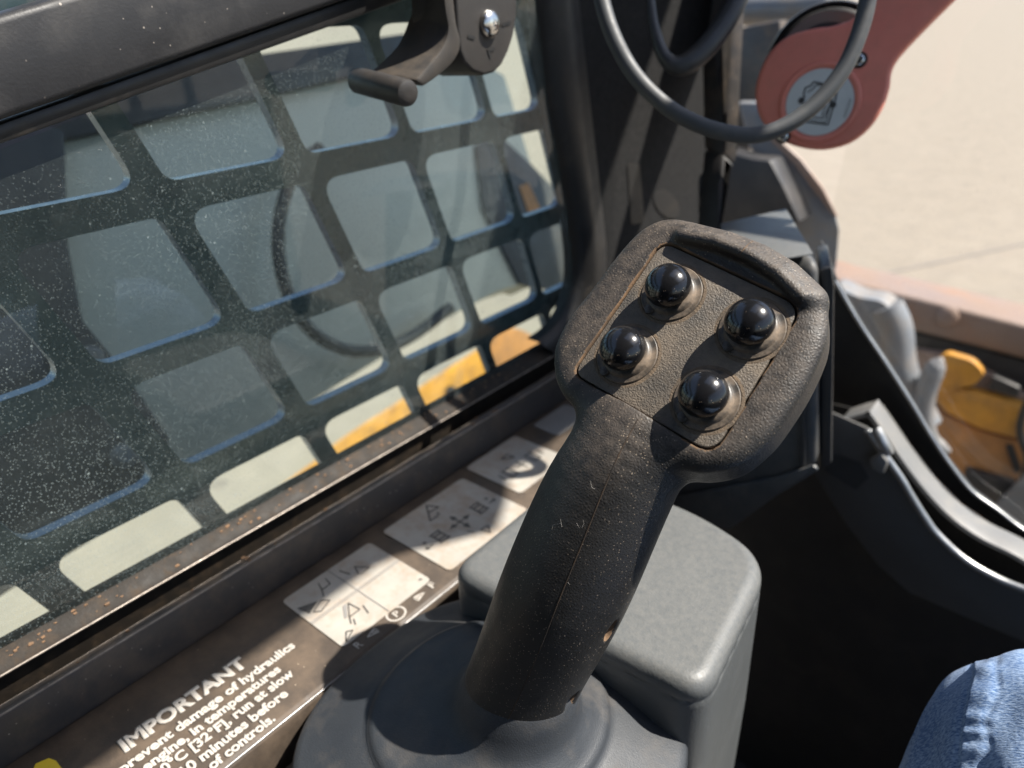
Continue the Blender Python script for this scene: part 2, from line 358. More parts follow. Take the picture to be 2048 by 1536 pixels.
    box('roof', (-.42, -.62, .55), (-.1501, .4499, .58), void_m, t, .004); box('roof', (-.1500, -.62, .55), (.66, hy0, .58), void_m, t, .004)
    box('roof', (-.1500, hy1, .55), (.66, .80, .58), void_m, t, .004); box('roof', (hx1, hy0 + .0001, .55), (.66, hy1 - .0001, .58), void_m, t, .004)
    box('roof_bar', (.107, hy0 + .0001, .55), (hx0, hy1 - .0001, .58), void_m, t, .004); box('roof_bar', (-.1500, .68, .55), (.1069, hy1 - .0001, .58), void_m, t, .004)
    box('arm_shade_slab', (-.56, .45, .551), (-.15, 1.25, .579), void_m, t, .004);  # unseen slab added to keep the sun off the lift arm
    up = lambda u, v, z: PZ(u, v, z) + A3(SUN.x, SUN.y, SUN.z) * ((.5485 - z) / SUN.z)
    slab('decal_shade_plate', [up(u, v, -.30) for u, v in ((690, 1118), (755, 1128), (800, 1106), (850, 1096), (985, 1060), (1003, 1012), (1012, 975), (1002, 930), (1052, 868), (900, 930), (660, 1105))], (0, 0, -.004), void_m, t, 0)  # unseen plate added for its shadow, outlined to shade the decals
    box('rear_wall', (-.42, -.66, -.9), (.66, -.622, .58), void_m, t)
    box('side_wall', (.62, -.62, -.9), (.66, .86, -.15), void_m, t)
    for y in np.arange(-.5, .8, .10): box('side_bar', (.63, y, -.149), (.636, y + .017, .549), guard_m, t, 0)
    for z in np.arange(-.06, .5, .09): box('side_bar', (.6365, -.6, z), (.641, .85, z + .017), guard_m, t, 0)
    box('floor', (-.36, -.62, -.93), (.62, .80, -.90), void_m, t)
    box('side_wall', (-.36, -.62, -.90), (-.325, .60, -.3045), void_m, t)
    return t
CAB = cab()
# ------------------------------------------------------------------ side window and its guard
def glass_mat(name, tint, dirt, dcol, speck=True, refl=1.0, spk=1.0):
    m = bpy.data.materials.new(name); m.use_nodes = True; n = m.node_tree.nodes; L = m.node_tree.links.new; n.clear()
    out = n.new('ShaderNodeOutputMaterial'); tr = n.new('ShaderNodeBsdfTransparent'); gl = n.new('ShaderNodeBsdfGlossy'); df = n.new('ShaderNodeBsdfDiffuse')
    tr.inputs[0].default_value = (*tint, 1); gl.inputs['Roughness'].default_value = .01; df.inputs[0].default_value = (*dcol, 1)
    fr = n.new('ShaderNodeFresnel'); fr.inputs[0].default_value = 1.5
    mm = n.new('ShaderNodeMath'); mm.operation = 'MULTIPLY'; mm.inputs[1].default_value = 1.7 * refl; L(fr.outputs[0], mm.inputs[0])
    mx = n.new('ShaderNodeMixShader'); L(mm.outputs[0], mx.inputs[0]); L(tr.outputs[0], mx.inputs[1]); L(gl.outputs[0], mx.inputs[2])
    tc = n.new('ShaderNodeTexCoord')
    def noise(sc, d=5, r=.6):
        t = n.new('ShaderNodeTexNoise'); t.inputs['Scale'].default_value = sc; t.inputs['Detail'].default_value = d; t.inputs['Roughness'].default_value = r; L(tc.outputs['Object'], t.inputs[0]); return t.outputs[0]
    def rng_(x, a, b, c=0., d=1.):
        r = n.new('ShaderNodeMapRange'); [setattr(r.inputs[i], 'default_value', q) for i, q in ((1, a), (2, b), (3, c), (4, d))]; L(x, r.inputs[0]); return r.outputs[0]
    def op(o, a, b):
        x = n.new('ShaderNodeMath'); x.operation = o; L(a, x.inputs[0])
        if isinstance(b, float): x.inputs[1].default_value = b
        else: L(b, x.inputs[1])
        return x.outputs[0]
    mpg = n.new('ShaderNodeMapping'); mpg.inputs['Rotation'].default_value = (.62, 0, 0); mpg.inputs['Scale'].default_value = (1, 2.2, 26); L(tc.outputs['Object'], mpg.inputs[0])
    stn = n.new('ShaderNodeTexNoise'); stn.inputs['Scale'].default_value = 3.2; stn.inputs['Detail'].default_value = 6; L(mpg.outputs[0], stn.inputs[0])
    film = op('ADD', rng_(noise(9, 7, .62), .35, .72, dirt * .3, dirt * 1.1), op('MULTIPLY', rng_(stn.outputs[0], .5, .78), op('MULTIPLY', rng_(noise(5, 2), .45, .65), float(dirt * 1.6))))
    if speck:
        tot = film
        for sc, fr_, th, am in ((560, .36, .38, .42), (1000, .5, .44, .36), (230, .10, .20, .7)):
            v = n.new('ShaderNodeTexVoronoi'); v.inputs['Scale'].default_value = sc; L(tc.outputs['Object'], v.inputs[0])
            s = n.new('ShaderNodeSeparateColor'); L(v.outputs['Color'], s.inputs[0])
            f = op('MULTIPLY', rng_(v.outputs['Distance'], th, th * .7), rng_(s.outputs[0], 1 - fr_, 1 - fr_ * .85))
            f = op('MULTIPLY', f, rng_(noise(5, 4), .28, .58)); tot = op('MAXIMUM', tot, op('MULTIPLY', f, float(am * spk)))
        film = tot
    mx2 = n.new('ShaderNodeMixShader'); L(film, mx2.inputs[0]); L(mx.outputs[0], mx2.inputs[1]); L(df.outputs[0], mx2.inputs[2])
    L(mx2.outputs[0], out.inputs[0]); return m
side_glass_m = glass_mat('side_glass', (.79, .90, .865), .08, (.29, .345, .34), refl=.55)
front_glass_m = glass_mat('front_glass', (.97, .97, .96), .025, (.5, .47, .42), True, .5, .25)

def side_window():
    t = empty('side_window', (-.347, .2, -.27), 'tinted dusty side window pane beside the console, with a black latch at its top', 'window')
    poly = [PX(u, v, -.3465) for u, v in ((-900, 630), (-130, 350), (300, 180), (760, 14), (1084, -98), (1088, 0), (1107, 191), (1131, 325), (1146, 410), (1157, 500), (1158, 556), (1149, 605), (1135, 640), (1110, 672), (1080, 690))]
    poly += [A3(-.3465, .36, -.2665), A3(-.3465, -.2, -.2665)]
    build('glass_pane', poly, [list(range(len(poly)))], side_glass_m, t)
    # latch: bracket plate, screw, curved lever with a round grip
    lt = t
    pl = [(908, -260), (913, 0), (916, 60), (921, 103), (930, 126), (946, 143), (969, 151), (990, 145), (1006, 128), (1018, 103), (1028, 72), (1034, 34), (1036, -10), (1036, -260)]
    br = slab('latch_bracket', [PX(u, v, -.292) for u, v in pl], (-.030, -.004, -.001), latch_m, lt, .0018, 3)
    c = PX(979, 48, -.2915)
    lathe('screw', c, (1, 0, 0), [(.0072, 0), (.0072, .0008), (.0062, .0024), (.0035, .0034), (.0012, .0036), (.001, .0028)], chrome_m, br, 24)
    for a, b in (((936, 72), (950, 76)), ((1005, 50), (1022, 44)), ((976, 96), (982, 116))):
        V, Fc = ribbon([PX(*a, -.2915), PX(*b, -.2915)], A3(1, 0, 0), .0016); build('mark', V, Fc, gasket_m, br)
    V, Fc = ribbon([PX(978, 100, -.2914), PX(990, 97, -.2914)], A3(1, 0, 0), .0016); build('mark', V, Fc, gasket_m, br)
    Lp = catmull([PX(u, v, -.326) for u, v in ((832, -240), (824, 0), (815, 44), (795, 89), (764, 122), (737, 146))], 5)
    Rp = catmull([PX(u, v, -.292) for u, v in ((872, -240), (889, 0), (897, 58), (886, 94), (858, 130), (832, 160))], 5)
    dn = PX(905, 120, -.30) - PX(880, 95, -.30); n = len(Lp); V = []; Fc = []
    for i in range(n):
        k = dn * (.55 + .45 * math.sin(math.pi * i / (n - 1)))
        V += [Lp[i], Rp[i], Rp[i] + k, Lp[i] + k]
    for i in range(n - 1):
        for j in range(4): Fc.append([4 * i + j, 4 * i + (j + 1) % 4, 4 * i + 4 + (j + 1) % 4, 4 * i + 4 + j])
    Fc += [[0, 1, 2, 3], [4 * n - 4 + j for j in (3, 2, 1, 0)]]
    lev = build('latch_lever', V, Fc, latchd_m, lt, bevel=.0012)
    a, b = PX(717, 161, -.333), PX(817, 187, -.289); ax = b - a; ln = np.linalg.norm(ax)
    r = .0066
    lathe('grip', a, ax, [(r * .3, -.0035), (r * .75, -.0026), (r, 0), (r, ln - .002), (r * .92, ln - .0004), (r * .6, ln + .0006), (r * .2, ln + .0006)], latch_m, lev, 28)
    slab('latch_stop', [PX(u, v, -.310) for u, v in ((850, -240), (905, -240), (905, 62), (880, 66), (862, 58))], (-.012, 0, 0), latch_m, lt, .001)
side_window()

def guard():
    cu = bpy.data.curves.new('window_guard', 'CURVE'); cu.dimensions = '2D'; cu.fill_mode = 'BOTH'; cu.extrude = .0034; cu.bevel_depth = .0
    SK = -.366
    vis = lambda u: u + .06
    def spl(pts):
        s = cu.splines.new('POLY'); s.points.add(len(pts) - 1); s.use_cyclic_u = True
        for i, p in enumerate(pts): s.points[i].co = (p[0], p[1], 0, 1)
    pt = lambda u, z: (u + SK * z, z)
    spl([pt(-.30, .12), pt(.52, .12), pt(.52, -.42), pt(-.30, -.42)])
    left = [-.215, -.1235, -.038, .0476, .1336, .22, .3052, .3873, .468]; wd = [.019, .019, .018, .0178, .0172, .0168, .0155, .015, .015]
    wd = [w_ - .0184 * vis(u_) for w_, u_ in zip(wd, left)]; left = [u_ + .0064 * vis(u_) for u_ in left]
    ledge = [.088, .0045, -.0759, -.156, -.230, -.304, -.378]; th = .0158
    for i in range(len(left) - 1):
        for j in range(len(ledge) - 1):
            u0, u1 = left[i] + wd[i], left[i + 1]; z1, z0 = ledge[j] - th, ledge[j + 1]
            if i == len(left) - 2: u1 -= .02
            q = round_poly([pt(u0, z1), pt(u0, z0), pt(u1, z0), pt(u1, z1)], [.014, .007, .013, .006], 6)
            spl([tuple(p) for p in q])
    tmp = bpy.data.objects.new('tmp', cu); COL.objects.link(tmp)
    me = bpy.data.meshes.new_from_object(tmp.evaluated_get(bpy.context.evaluated_depsgraph_get())); bpy.data.objects.remove(tmp)
    o = bpy.data.objects.new('window_guard', me); COL.objects.link(o); me.materials.clear(); me.materials.append(guard_m)
    me.materials.append(mat('guard_edge_skylit', (.15, .19, .24), .3, (.2, .24, .29), 60, metal=.4)); me.polygons.foreach_set('material_index', [0 if abs(p.normal.z) > .5 else 1 for p in me.polygons])  # cut edges paler and bluish: the sky's reflection put into the colour
    o.matrix_world = Matrix(((0, 0, 1, -.374), (1, 0, 0, 0), (0, 1, 0, CZ), (0, 0, 0, 1)))
    tag(o, 'black steel guard plate with rounded slanted openings behind the side window', 'window guard')
guard()

# ------------------------------------------------------------------ side console with its prints
def text_mesh(body, size, bold=.0, align='LEFT'):
    cu = bpy.data.curves.new('lettering', 'FONT'); cu.body = body; cu.size = size; cu.align_x = align; cu.extrude = 0; cu.bevel_depth = bold * size * .8; cu.bevel_resolution = 0; cu.resolution_u = 3; cu.space_character = 1.0
    tmp = bpy.data.objects.new('tmp', cu); COL.objects.link(tmp)
    me = bpy.data.meshes.new_from_object(tmp.evaluated_get(bpy.context.evaluated_depsgraph_get())); bpy.data.objects.remove(tmp)
    v = np.array([x.co for x in me.vertices]); me.materials.clear(); return me, v
def lettering(body, base_x, y0, y1, cap, z, parent, m=letter_m, bold=.025, anchor=None):
    """a line of print running forward (+Y) on the console, letters' tops towards the window (-X), fitted between y0 and y1"""
    me, v = text_mesh(body, 1., bold)
    if anchor:                                  # y0..y1 is the span of only this ending of the line
        _, va = text_mesh(anchor, 1., bold); wa = va[:, 0].max() - va[:, 0].min()
        sx = (y1 - y0) / wa; y0 = y1 - sx * (v[:, 0].max() - v[:, 0].min())
    else: sx = (y1 - y0) / (v[:, 0].max() - v[:, 0].min())
    _, vc = text_mesh('I', 1., bold); sy = cap / vc[:, 1].max()
    w_ = np.stack([base_x - v[:, 1] * sy, y0 + (v[:, 0] - v[:, 0].min()) * sx, z + v[:, 2] * (.00012 / (bold * .8))], 1) + A3(0, 0, CZ) - origin_of(parent)
    me.vertices.foreach_set('co', w_.ravel()); me.update()
    return link('lettering', me, m, parent)
ZC = -.3005
def console():
    t = empty('side_console', (-.28, .2, -.36), 'dusty brown console strip under the side window carrying warning text and three decals', 'console')
    sweep_y('console_panel', [(-.3200, ZC), (-.2442, ZC), (-.2426, ZC - .0008), (-.2411, ZC - .0028), (-.2405, ZC - .0080), (-.2402, -.36), (-.3200, -.36)], -.2, .52, console_m, t, .0004)
    tube('worn_lit_edge', [(-.2421, y_, -.3022) for y_ in np.linspace(-.2, .52, 8)], .0007, mat('worn_edge_highlight', (.30, .29, .28), .35, (.14, .13, .125), 120, metal=.5), t, 8)  # pale strip along the worn console edge, its bright highlight painted in
    z = ZC + .0003
    lettering('IMPORTANT', -.2842, .0528, .1172, .0088, z, t, bold=.085)
    for s, bx, y0, y1, a in (('To prevent damage of hydraulics', -.2747, .0734, .1397, 'damage of hydraulics'), ('and engine, in temperatures', -.2672, .0842, .1257, 'temperatures'),
                          ('below 0°C [32°F], run at slow', -.2598, .0946, .1285, 'run at slow'), ('speed 10 minutes before', -.2517, .0726, .1191, 'minutes before'),
                          ('use of controls.', -.2445, .0807, .1066, 'controls.')):
        lettering(s, bx, y0, y1, .0056, z, t, bold=.08, anchor=a)
    dz = ZC + .00035
    def decal(x0, x1, y0, y1, r=.003):
        pts = [A3(x, y, dz) for x, y in rect_pts((x0 + x1) / 2, (y0 + y1) / 2, (x1 - x0) / 2, (y1 - y0) / 2, r)]
        return slab('decal', pts, (0, 0, .0003), decal_m, t, 0)
    N = A3(0, 0, 1); Z2 = dz + .0006
    def ink(par, lines, wd=.0007, m=ink_m, name='icon'):
        parts = [ribbon([A3(x, y, Z2) for x, y in ln], N, wd) for ln in lines]
        # keep crossing strips from lying in one plane
        for i, (v, f) in enumerate(parts): parts[i] = ([p + N * (i % 7) * .00001 for p in v], f)
        build(name, *merge(parts), m, par)
    def fill(par, polys, m=ink_m, name='icon'):
        V = []; Fc = []
        for i, pl in enumerate(polys): q = len(V); V += [A3(x, y, Z2 + .00008 + i * .00001) for x, y in pl]; Fc.append(list(range(q, len(V))))
        build(name, V, Fc, m, par)
    # first decal: four fields
    x0, x1, y0, y1 = -.3085, -.2535, .1545, .2195; d = decal(x0, x1, y0, y1)
    xm = (x0 + x1) / 2; ym = (y0 + y1) / 2
    ink(d, [[(xm - .0006, y0 + .0003), (xm - .0006, y1 - .0003)], [(xm + .0008, y0 + .0003), (xm + .0008, y1 - .0003)], [(x0 + .0003, ym), (x1 - .0003, ym)]], .0006, greyink_m)
    fill(d, [[(x0 + .012, y0 + .002), (x0 + .021, y0 + .004), (x0 + .0165, y0 + .0125)]])
    ink(d, [[(x0 + .0215, y0 + .006), (x0 + .0175, y0 + .0145), (x0 + .0215, y0 + .0175), (x0 + .0245, y0 + .009), (x0 + .0215, y0 + .006)], [(x0 + .005, y0 + .022), (x0 + .011, y0 + .020), (x0 + .011, y0 + .026), (x0 + .005, y0 + .027)], [(x0 + .011, y0 + .020), (x0 + .0165, y0 + .017)]], .0007)
    ink(d, [[(x0 + .018, ym + .009), (x0 + .0105, ym + .012), (x0 + .0185, ym + .017), (x0 + .0185, ym + .010)], [(x0 + .006, ym + .004), (x0 + .014, ym + .006)]])
    ink(d, [[(xm + .013, y0 + .016), (xm + .004, y0 + .0225), (xm + .013, y0 + .0235), (xm + .013, y0 + .016), (xm + .0175, y0 + .0135)], [(xm + .016, y0 + .0165), (xm + .020, y0 + .0145)], [(xm + .012, y0 + .0265), (xm + .019, y0 + .0245)], [(xm + .020, y0 + .008), (xm + .0255, y0 + .0035), (xm + .022, y0 + .011), (xm + .020, y0 + .008)]], .0007)
    fill(d, [[(xm + .0035, y0 + .019), (xm + .0035, y0 + .0215), (xm + .012, y0 + .0155), (xm + .012, y0 + .0135)]], greyink_m)
    ink(d, [[(x1 - .006, y1 - .004), (x1 - .004, y1 - .0035)], [(x1 - .005, y1 - .0055), (x1 - .005, y1 - .003)]], .0005)
    # second decal: crossed arrows with machine symbols
    x0, x1, y0, y1 = -.3100, -.2500, .2315, .3065; d = decal(x0, x1, y0, y1); xm = (x0 + x1) / 2 + .003; ym = (y0 + y1) / 2
    ar = []
    for dx, dy in ((1, 0), (-1, 0), (0, 1), (0, -1)):
        ar.append([(xm + dx * .0045 + dy * .0022, ym + dy * .0045 + dx * .0022), (xm + dx * .0095, ym + dy * .0095), (xm + dx * .0045 - dy * .0022, ym + dy * .0045 - dx * .0022)])
    fill(d, ar); ink(d, [[(xm - .006, ym), (xm + .006, ym)], [(xm, ym - .006), (xm, ym + .006)]], .0010)
    for s in (-1, 1):
        yb = ym + s * .0185
        ink(d, [[(xm - .005, yb - .0045), (xm - .005, yb + .0045)], [(xm + .005, yb - .0045), (xm + .005, yb + .0045)], [(xm - .005, yb - .0032), (xm + .005, yb - .0032)], [(xm - .005, yb + .0032), (xm + .005, yb + .0032)], [(xm - .0022, yb - .0028), (xm - .0022, yb + .0028)], [(xm + .0022, yb - .0028), (xm + .0022, yb + .0028)]], .0011)
        ink(d, [[(xm - .004, yb + s * .0095), (xm - .002, yb + s * .0115)], [(xm - .002, yb + s * .0095), (xm - .004, yb + s * .0115)], [(xm + .002, yb + s * .008), (xm + .002, yb + s * .014)], [(xm + .0005, yb + s * .012), (xm + .002, yb + s * .014), (xm + .0035, yb + s * .012)]], .0009)
    ink(d, [[(x0 + .010, ym - .006), (x0 + .003, ym - .001), (x0 + .011, ym + .003), (x0 + .010, ym - .006), (x0 + .017, ym - .011), (x0 + .017, ym - .004)], [(x0 + .014, ym - .002), (x0 + .0175, ym - .003)]], .0010)
    ink(d, [[(x1 - .011, ym + .002), (x1 - .004, ym + .004), (x1 - .0105, ym + .0085), (x1 - .011, ym + .002)], [(x1 - .017, ym - .004), (x1 - .013, ym - .002)]], .0008)
    # third decal
    x0, x1, y0, y1 = -.3165, -.2655, .3170, .3730; d = decal(x0, x1, y0, y1); xm = (x0 + x1) / 2 + .004; ym = (y0 + y1) / 2
    for yb in (ym - .013, ym + .013):
        ink(d, [[(xm - .005, yb - .004), (xm - .005, yb + .004)], [(xm + .005, yb - .004), (xm + .005, yb + .004)], [(xm - .005, yb - .003), (xm + .005, yb - .003)], [(xm - .005, yb + .003), (xm + .005, yb + .003)]], .0010)
    ink(d, [[(xm - .006, ym), (xm + .006, ym)], [(xm, ym - .005), (xm, ym + .005)], [(xm - .002, yb + .008), (xm + .004, yb + .008)], [(xm - .004, ym - .021), (xm + .004, ym - .022)], [(xm - .016, ym - .004), (xm - .010, ym + .004), (xm - .017, ym + .004), (xm - .016, ym - .004)]], .0010)
    # worn print further forward, R and F arrows, yellow tape
    pts = [A3(x, y, dz) for x, y in rect_pts(-.302, .415, .013, .022, .004)]; slab('worn_print', pts, (0, 0, .0003), greyink_m, t, 0)
    lettering('R', -.2470, .1590, .1628, .0048, z, t, bold=.03)
    lettering('F', -.2482, .2150, .2186, .0046, z, t, bold=.03)
    def arrow(yc, s):
        L_ = [[(-.2515, yc + s * .0035), (-.2495, yc - s * .0035), (-.2475, yc + s * .0035)], [(-.2502, yc + s * .004), (-.2502, yc)], [(-.2488, yc + s * .004), (-.2488, yc)]]
        parts = [ribbon([A3(x, y, z) for x, y in l], N, .0008, i * .00002) for i, l in enumerate(L_)]; build('print_arrow', *merge(parts), letter_m, t)
    arrow(.1705, 1); arrow(.2065, -1)
    ring = [(-.2500 + .0048 * math.cos(a), .1885 + .0055 * math.sin(a)) for a in np.linspace(0, 2 * math.pi, 25)]
    v1, f1 = ribbon([A3(x, y, z) for x, y in ring], N, .0012); build('print_ring', v1, f1, letter_m, t)
    lettering('P', -.2478, .1868, .1902, .0044, z, t, bold=.03)
    slab('tape', [PZ(u, v, dz) for u, v in ((72, 1528), (98, 1517), (112, 1522), (150, 1570), (40, 1590))], (0, 0, .0003), ytape_m, t, 0)
    return t
console()

# ------------------------------------------------------------------ joystick
JN = A3(.0728, -.6836, .7262); JN /= np.linalg.norm(JN)
JR = A3(.9762, -.1002, -.1922); JR = JR - JR @ JN * JN; JR /= np.linalg.norm(JR)
JU = np.cross(JN, JR); JC = P(1377, 692, .26)
def J(a, b, c): return JC + (JR * a + JU * b + JN * c) * .001
OUTL = [(-42, -30.5), (-46.5, -23.5), (-48.8, -12), (-48.3, 2), (-48.3, 19), (-46.3, 33), (-39.5, 41.5), (-27, 44.5), (-5, 45.5), (9, 44), (21, 41), (29.5, 36.5), (34.5, 30), (38, 22), (40.5, 8), (41.2, -8), (40.2, -17), (37.2, -26), (31, -33), (24, -36.5), (4, -38.5), (-24, -39.5), (-35, -36.5)]
PANEL = [(-34.0, 31.0), (25.0, 30.8), (29.8, -28.2), (-31.0, -30.3)]
def joystick():
    base = A3(-.1387, .164, -.300)
    t = empty('joystick', base, 'black pebbled joystick with four shiny domed buttons standing on a rubber boot', 'joystick')
    h = .72
    lo = np.array([-56., -186., -108.]); hi = np.array([50., 54., 18.])
    ax = [np.arange(lo[i], hi[i], h) for i in range(3)]
    A, Bg, Cg = [a.astype(np.float32) for a in np.meshgrid(*ax, indexing='ij', sparse=True)]
    a2, b2 = np.meshgrid(ax[0], ax[1], indexing='ij')
    sm_out = [tuple(p) for p in catmull([A3(*p, 0) for p in OUTL + OUTL[:1]], 4)][:-1]
    d2 = sdf_poly(a2, b2, [p[:2] for p in sm_out]).astype(np.float32)[:, :, None]
    zc = -12.5; hz = 12.6; rx, ru, rd = 8.0, 4.8, 10.5      # rounder towards the back than towards the face
    qx = np.maximum(d2 + rx, 0) / rx
    dz = Cg - zc; rz = np.where(dz > 0, ru, rd).astype(np.float32); qz = np.maximum(np.abs(dz) - (hz - rz), 0) / rz
    head = (np.sqrt(qx * qx + qz * qz) - 1) * np.minimum(rx, rz)
    head = np.where((qx == 0) & (qz == 0), np.maximum(d2 + rx, np.abs(dz) - (hz - rz)) - np.minimum(rx, rz), head)
    # raised visor along the top edge: sloping inner wall, crest, outer slope
    vis = None
    def chain(vp, r, vis):
        for i in range(len(vp) - 1):
            p, q = np.array(vp[i], np.float32), np.array(vp[i + 1], np.float32); e = q - p
            tt = np.clip(((A - p[0]) * e[0] + (Bg - p[1]) * e[1] + (Cg - p[2]) * e[2]) / (e @ e), 0, 1)
            d = np.sqrt((A - p[0] - tt * e[0]) ** 2 + (Bg - p[1] - tt * e[1]) ** 2 + (Cg - p[2] - tt * e[2]) ** 2) - r
            vis = d if vis is None else np.minimum(vis, d)
        return vis
    c1 = chain([(-27.5, 35.0, 2.2), (-14, 37.4, 3.9), (0, 37.8, 4.1), (12, 36.2, 3.7), (23.2, 32.6, 2.2)], 1.5, None)
    c2 = chain([(-28, 37.2, -4.5), (-14, 40.2, -3.4), (0, 40.8, -3.2), (12, 39.4, -3.4), (24.5, 35.4, -4.6)], 5.6, None)
    vis = smin(c1, c2, 6.5)
    head = smin(head, vis, 2.4)
    # handle: a bent, tapering column
    hp = [(-1, -16, -15, 16.5), (-.2, -40, -15.8, 20.8), (-1.0, -60, -22.8, 23.6), (.2, -96, -40.5, 24.8), (-1.2, -133, -64.5, 23.4), (-1.4, -165, -84.5, 23.6), (-1.4, -190, -100.5, 24.5)]
    hc_ = catmull([np.array(p, float) for p in hp], 5); hd = None
    for i in range(len(hc_) - 1):
        p, q = hc_[i].astype(np.float32), hc_[i + 1].astype(np.float32); e = (q - p)[:3]
        b0, b1 = np.searchsorted(ax[1], [min(p[1], q[1]) - 45, max(p[1], q[1]) + 45]); Bs = Bg[:, b0:b1]
        tt = np.clip(((A - p[0]) * e[0] + (Bs - p[1]) * e[1] + (Cg - p[2]) * e[2]) / (e @ e), 0, 1)
        d = np.sqrt((A - p[0] - tt * e[0]) ** 2 + (Bs - p[1] - tt * e[1]) ** 2 + (Cg - p[2] - tt * e[2]) ** 2) - (p[3] + tt * (q[3] - p[3]))
        if hd is None: hd = np.full((len(ax[0]), len(ax[1]), len(ax[2])), 60., np.float32)
        hd[:, b0:b1] = np.minimum(hd[:, b0:b1], d)
    g = smin(head, hd, 9.)
    # flat along the right side of the handle (finger facet)
    ln = np.array([.80, .31, -.52], np.float32)
    # dusty thumb dimples down the right side
    for c in ((23.6, -98, -41), (21.2, -131, -63), (18.6, -156, -72)):
        g = np.maximum(g, -(np.sqrt(((A - c[0]) / .62) ** 2 + (((Bg - c[1]) * .84 + (Cg - c[2]) * .54) / 1.55) ** 2 + ((-(Bg - c[1]) * .54 + (Cg - c[2]) * .84) / .8) ** 2) - 3.6))
    # pocket for the button panel
    pr = [tuple(p) for p in round_poly(PANEL, [6, 7, 7, 5])]
    dp = sdf_poly(a2, b2, pr).astype(np.float32)[:, :, None]
    g = np.maximum(g, -np.maximum(dp - .25, -(Cg + 2.6)))
    V, Q = surface_nets(g, lo, h)
    # relax the handle's surface
    E_ = np.concatenate([Q[:, [0, 1]], Q[:, [1, 2]], Q[:, [2, 3]], Q[:, [3, 0]]]); wgt = np.clip((-44 - V[:, 1]) / 12, 0, 1)[:, None] * .5
    for _ in range(14):
        acc = np.zeros_like(V); cnt = np.zeros(len(V))
        for k_ in range(3): acc[:, k_] = np.bincount(E_[:, 0], V[E_[:, 1], k_], len(V)) + np.bincount(E_[:, 1], V[E_[:, 0], k_], len(V))
        cnt = np.bincount(E_[:, 0], minlength=len(V)) + np.bincount(E_[:, 1], minlength=len(V)); V = V + (acc / cnt[:, None] - V) * wgt
    cen = V[Q].mean(1)
    dpc = sdf_poly(cen[:, 0], cen[:, 1], pr); idx = ((dpc < .9) & (cen[:, 2] > -3.6) & (cen[:, 2] < .5) & (dpc > -3)).astype(int)
    for c in ((23.6, -98, -41), (21.2, -131, -63), (18.6, -156, -72)):
        idx |= (np.sqrt(((cen[:, 0] - c[0]) / .62) ** 2 + (((cen[:, 1] - c[1]) * .84 + (cen[:, 2] - c[2]) * .54) / 1.55) ** 2 + ((-(cen[:, 1] - c[1]) * .54 + (cen[:, 2] - c[2]) * .84) / .8) ** 2) < 3.75).astype(int)
    Wd = JC + (V[:, :1] * JR + V[:, 1:2] * JU + V[:, 2:] * JN) * .001
    o = build('grip', Wd, Q.tolist(), grip_m, t, smooth=True, matidx=idx.tolist()); o.data.materials.append(groove_m)
    # seam line down the handle
    from mathutils.bvhtree import BVHTree
    bv = BVHTree.FromPolygons([Vector(p) for p in Wd], Q.tolist())
    def hit(u, v):
        r_ = Vector(ray(u, v)).normalized(); l_ = bv.ray_cast(Vector((0, 0, 0)), r_); return None if l_[0] is None else np.array(l_[0]) + np.array(-r_) * -.00002
    path = [hit(p[0], p[1]) for p in catmull([A3(1276, 838, 0), A3(1240, 905, 0), A3(1205, 985, 0), A3(1165, 1085, 0), A3(1120, 1195, 0), A3(1075, 1310, 0), A3(1035, 1400, 0), A3(1000, 1470, 0)], 7)]
    path = [p for p in path if p is not None]
    tube('seam', path, .00024, seam_m, o, 6)
    path = [hit(p[0], p[1]) for p in catmull([A3(1516, 478, 0), A3(1500, 486, 0), A3(1488, 498, 0), A3(1480, 508, 0)], 5)]
    tube('seam', [p for p in path if p is not None], .0002, groove_m, o, 6)
    for pts in (((1104, 1058), (1106, 1050), (1122, 1046), (1124, 1054), (1121, 1038)), ((1166, 1040), (1168, 1047), (1164, 1055)), ((1181, 962), (1184, 975), (1190, 978)), ((1153, 1046), (1159, 1056)), ((1136, 1164), (1139, 1169))):
        pp = [hit(*p) for p in pts]
        if all(p is not None for p in pp): tube('lint', [p - 0 * p for p in pp],   .00006, letter_m, o, 5)
    # button panel
    ins = round_poly([A3(*p) for p in [(PANEL[0][0] + .4, PANEL[0][1] - .4), (PANEL[1][0] - .4, PANEL[1][1] - .4), (PANEL[2][0] - .4, PANEL[2][1] + .4), (PANEL[3][0] + .4, PANEL[3][1] + .4)]], [5.8, 6.8, 6.8, 4.8], 6)
    pn = slab('button_panel', [J(p[0], p[1], .0) for p in ins], JN * -.0027, panel_m, t, .0004, 3)
    for a, b in ((-17.6, 14.2), (15.2, 15.6), (-17.2, -13.9), (16.9, -13.4)):
        bt = bpy.data.objects.new('button', None); COL.objects.link(bt); bt.parent = t; p = J(a, b, .0); bt.location = (p - base).tolist(); bt.empty_display_size = .005
        lathe('collar', p, JN, [(.0113, -.0006), (.0113, .0004), (.0110, .0007), (.0100, .0007), (.0093, .0009), (.0087, .0018), (.0080, .0023), (.0066, .0023)], collar_m, bt, 56)
        R_ = .0084; hc = .0066
        prof = [(R_ - .0020, .0016), (R_ - .0014, .0030), (R_ - .0006, .0042), (R_, hc - .0012)] + [(R_ * math.cos(x), hc - .0006 + R_ * .80 * math.sin(x)) for x in np.linspace(.04, 1.5, 14)] + [(.0002, hc - .0006 + R_ * .8)]
        lathe('dome', p, JN, prof, dome_m, bt, 56, 1.2)
        lathe('dust_ring', p, JN, [(.0112, -.0001), (.0112, .00016), (.0119, .0001), (.0127, .00001)], dustring_m, bt, 48, 3)
        q = J(a - 2.9, b - 9.3, .5)
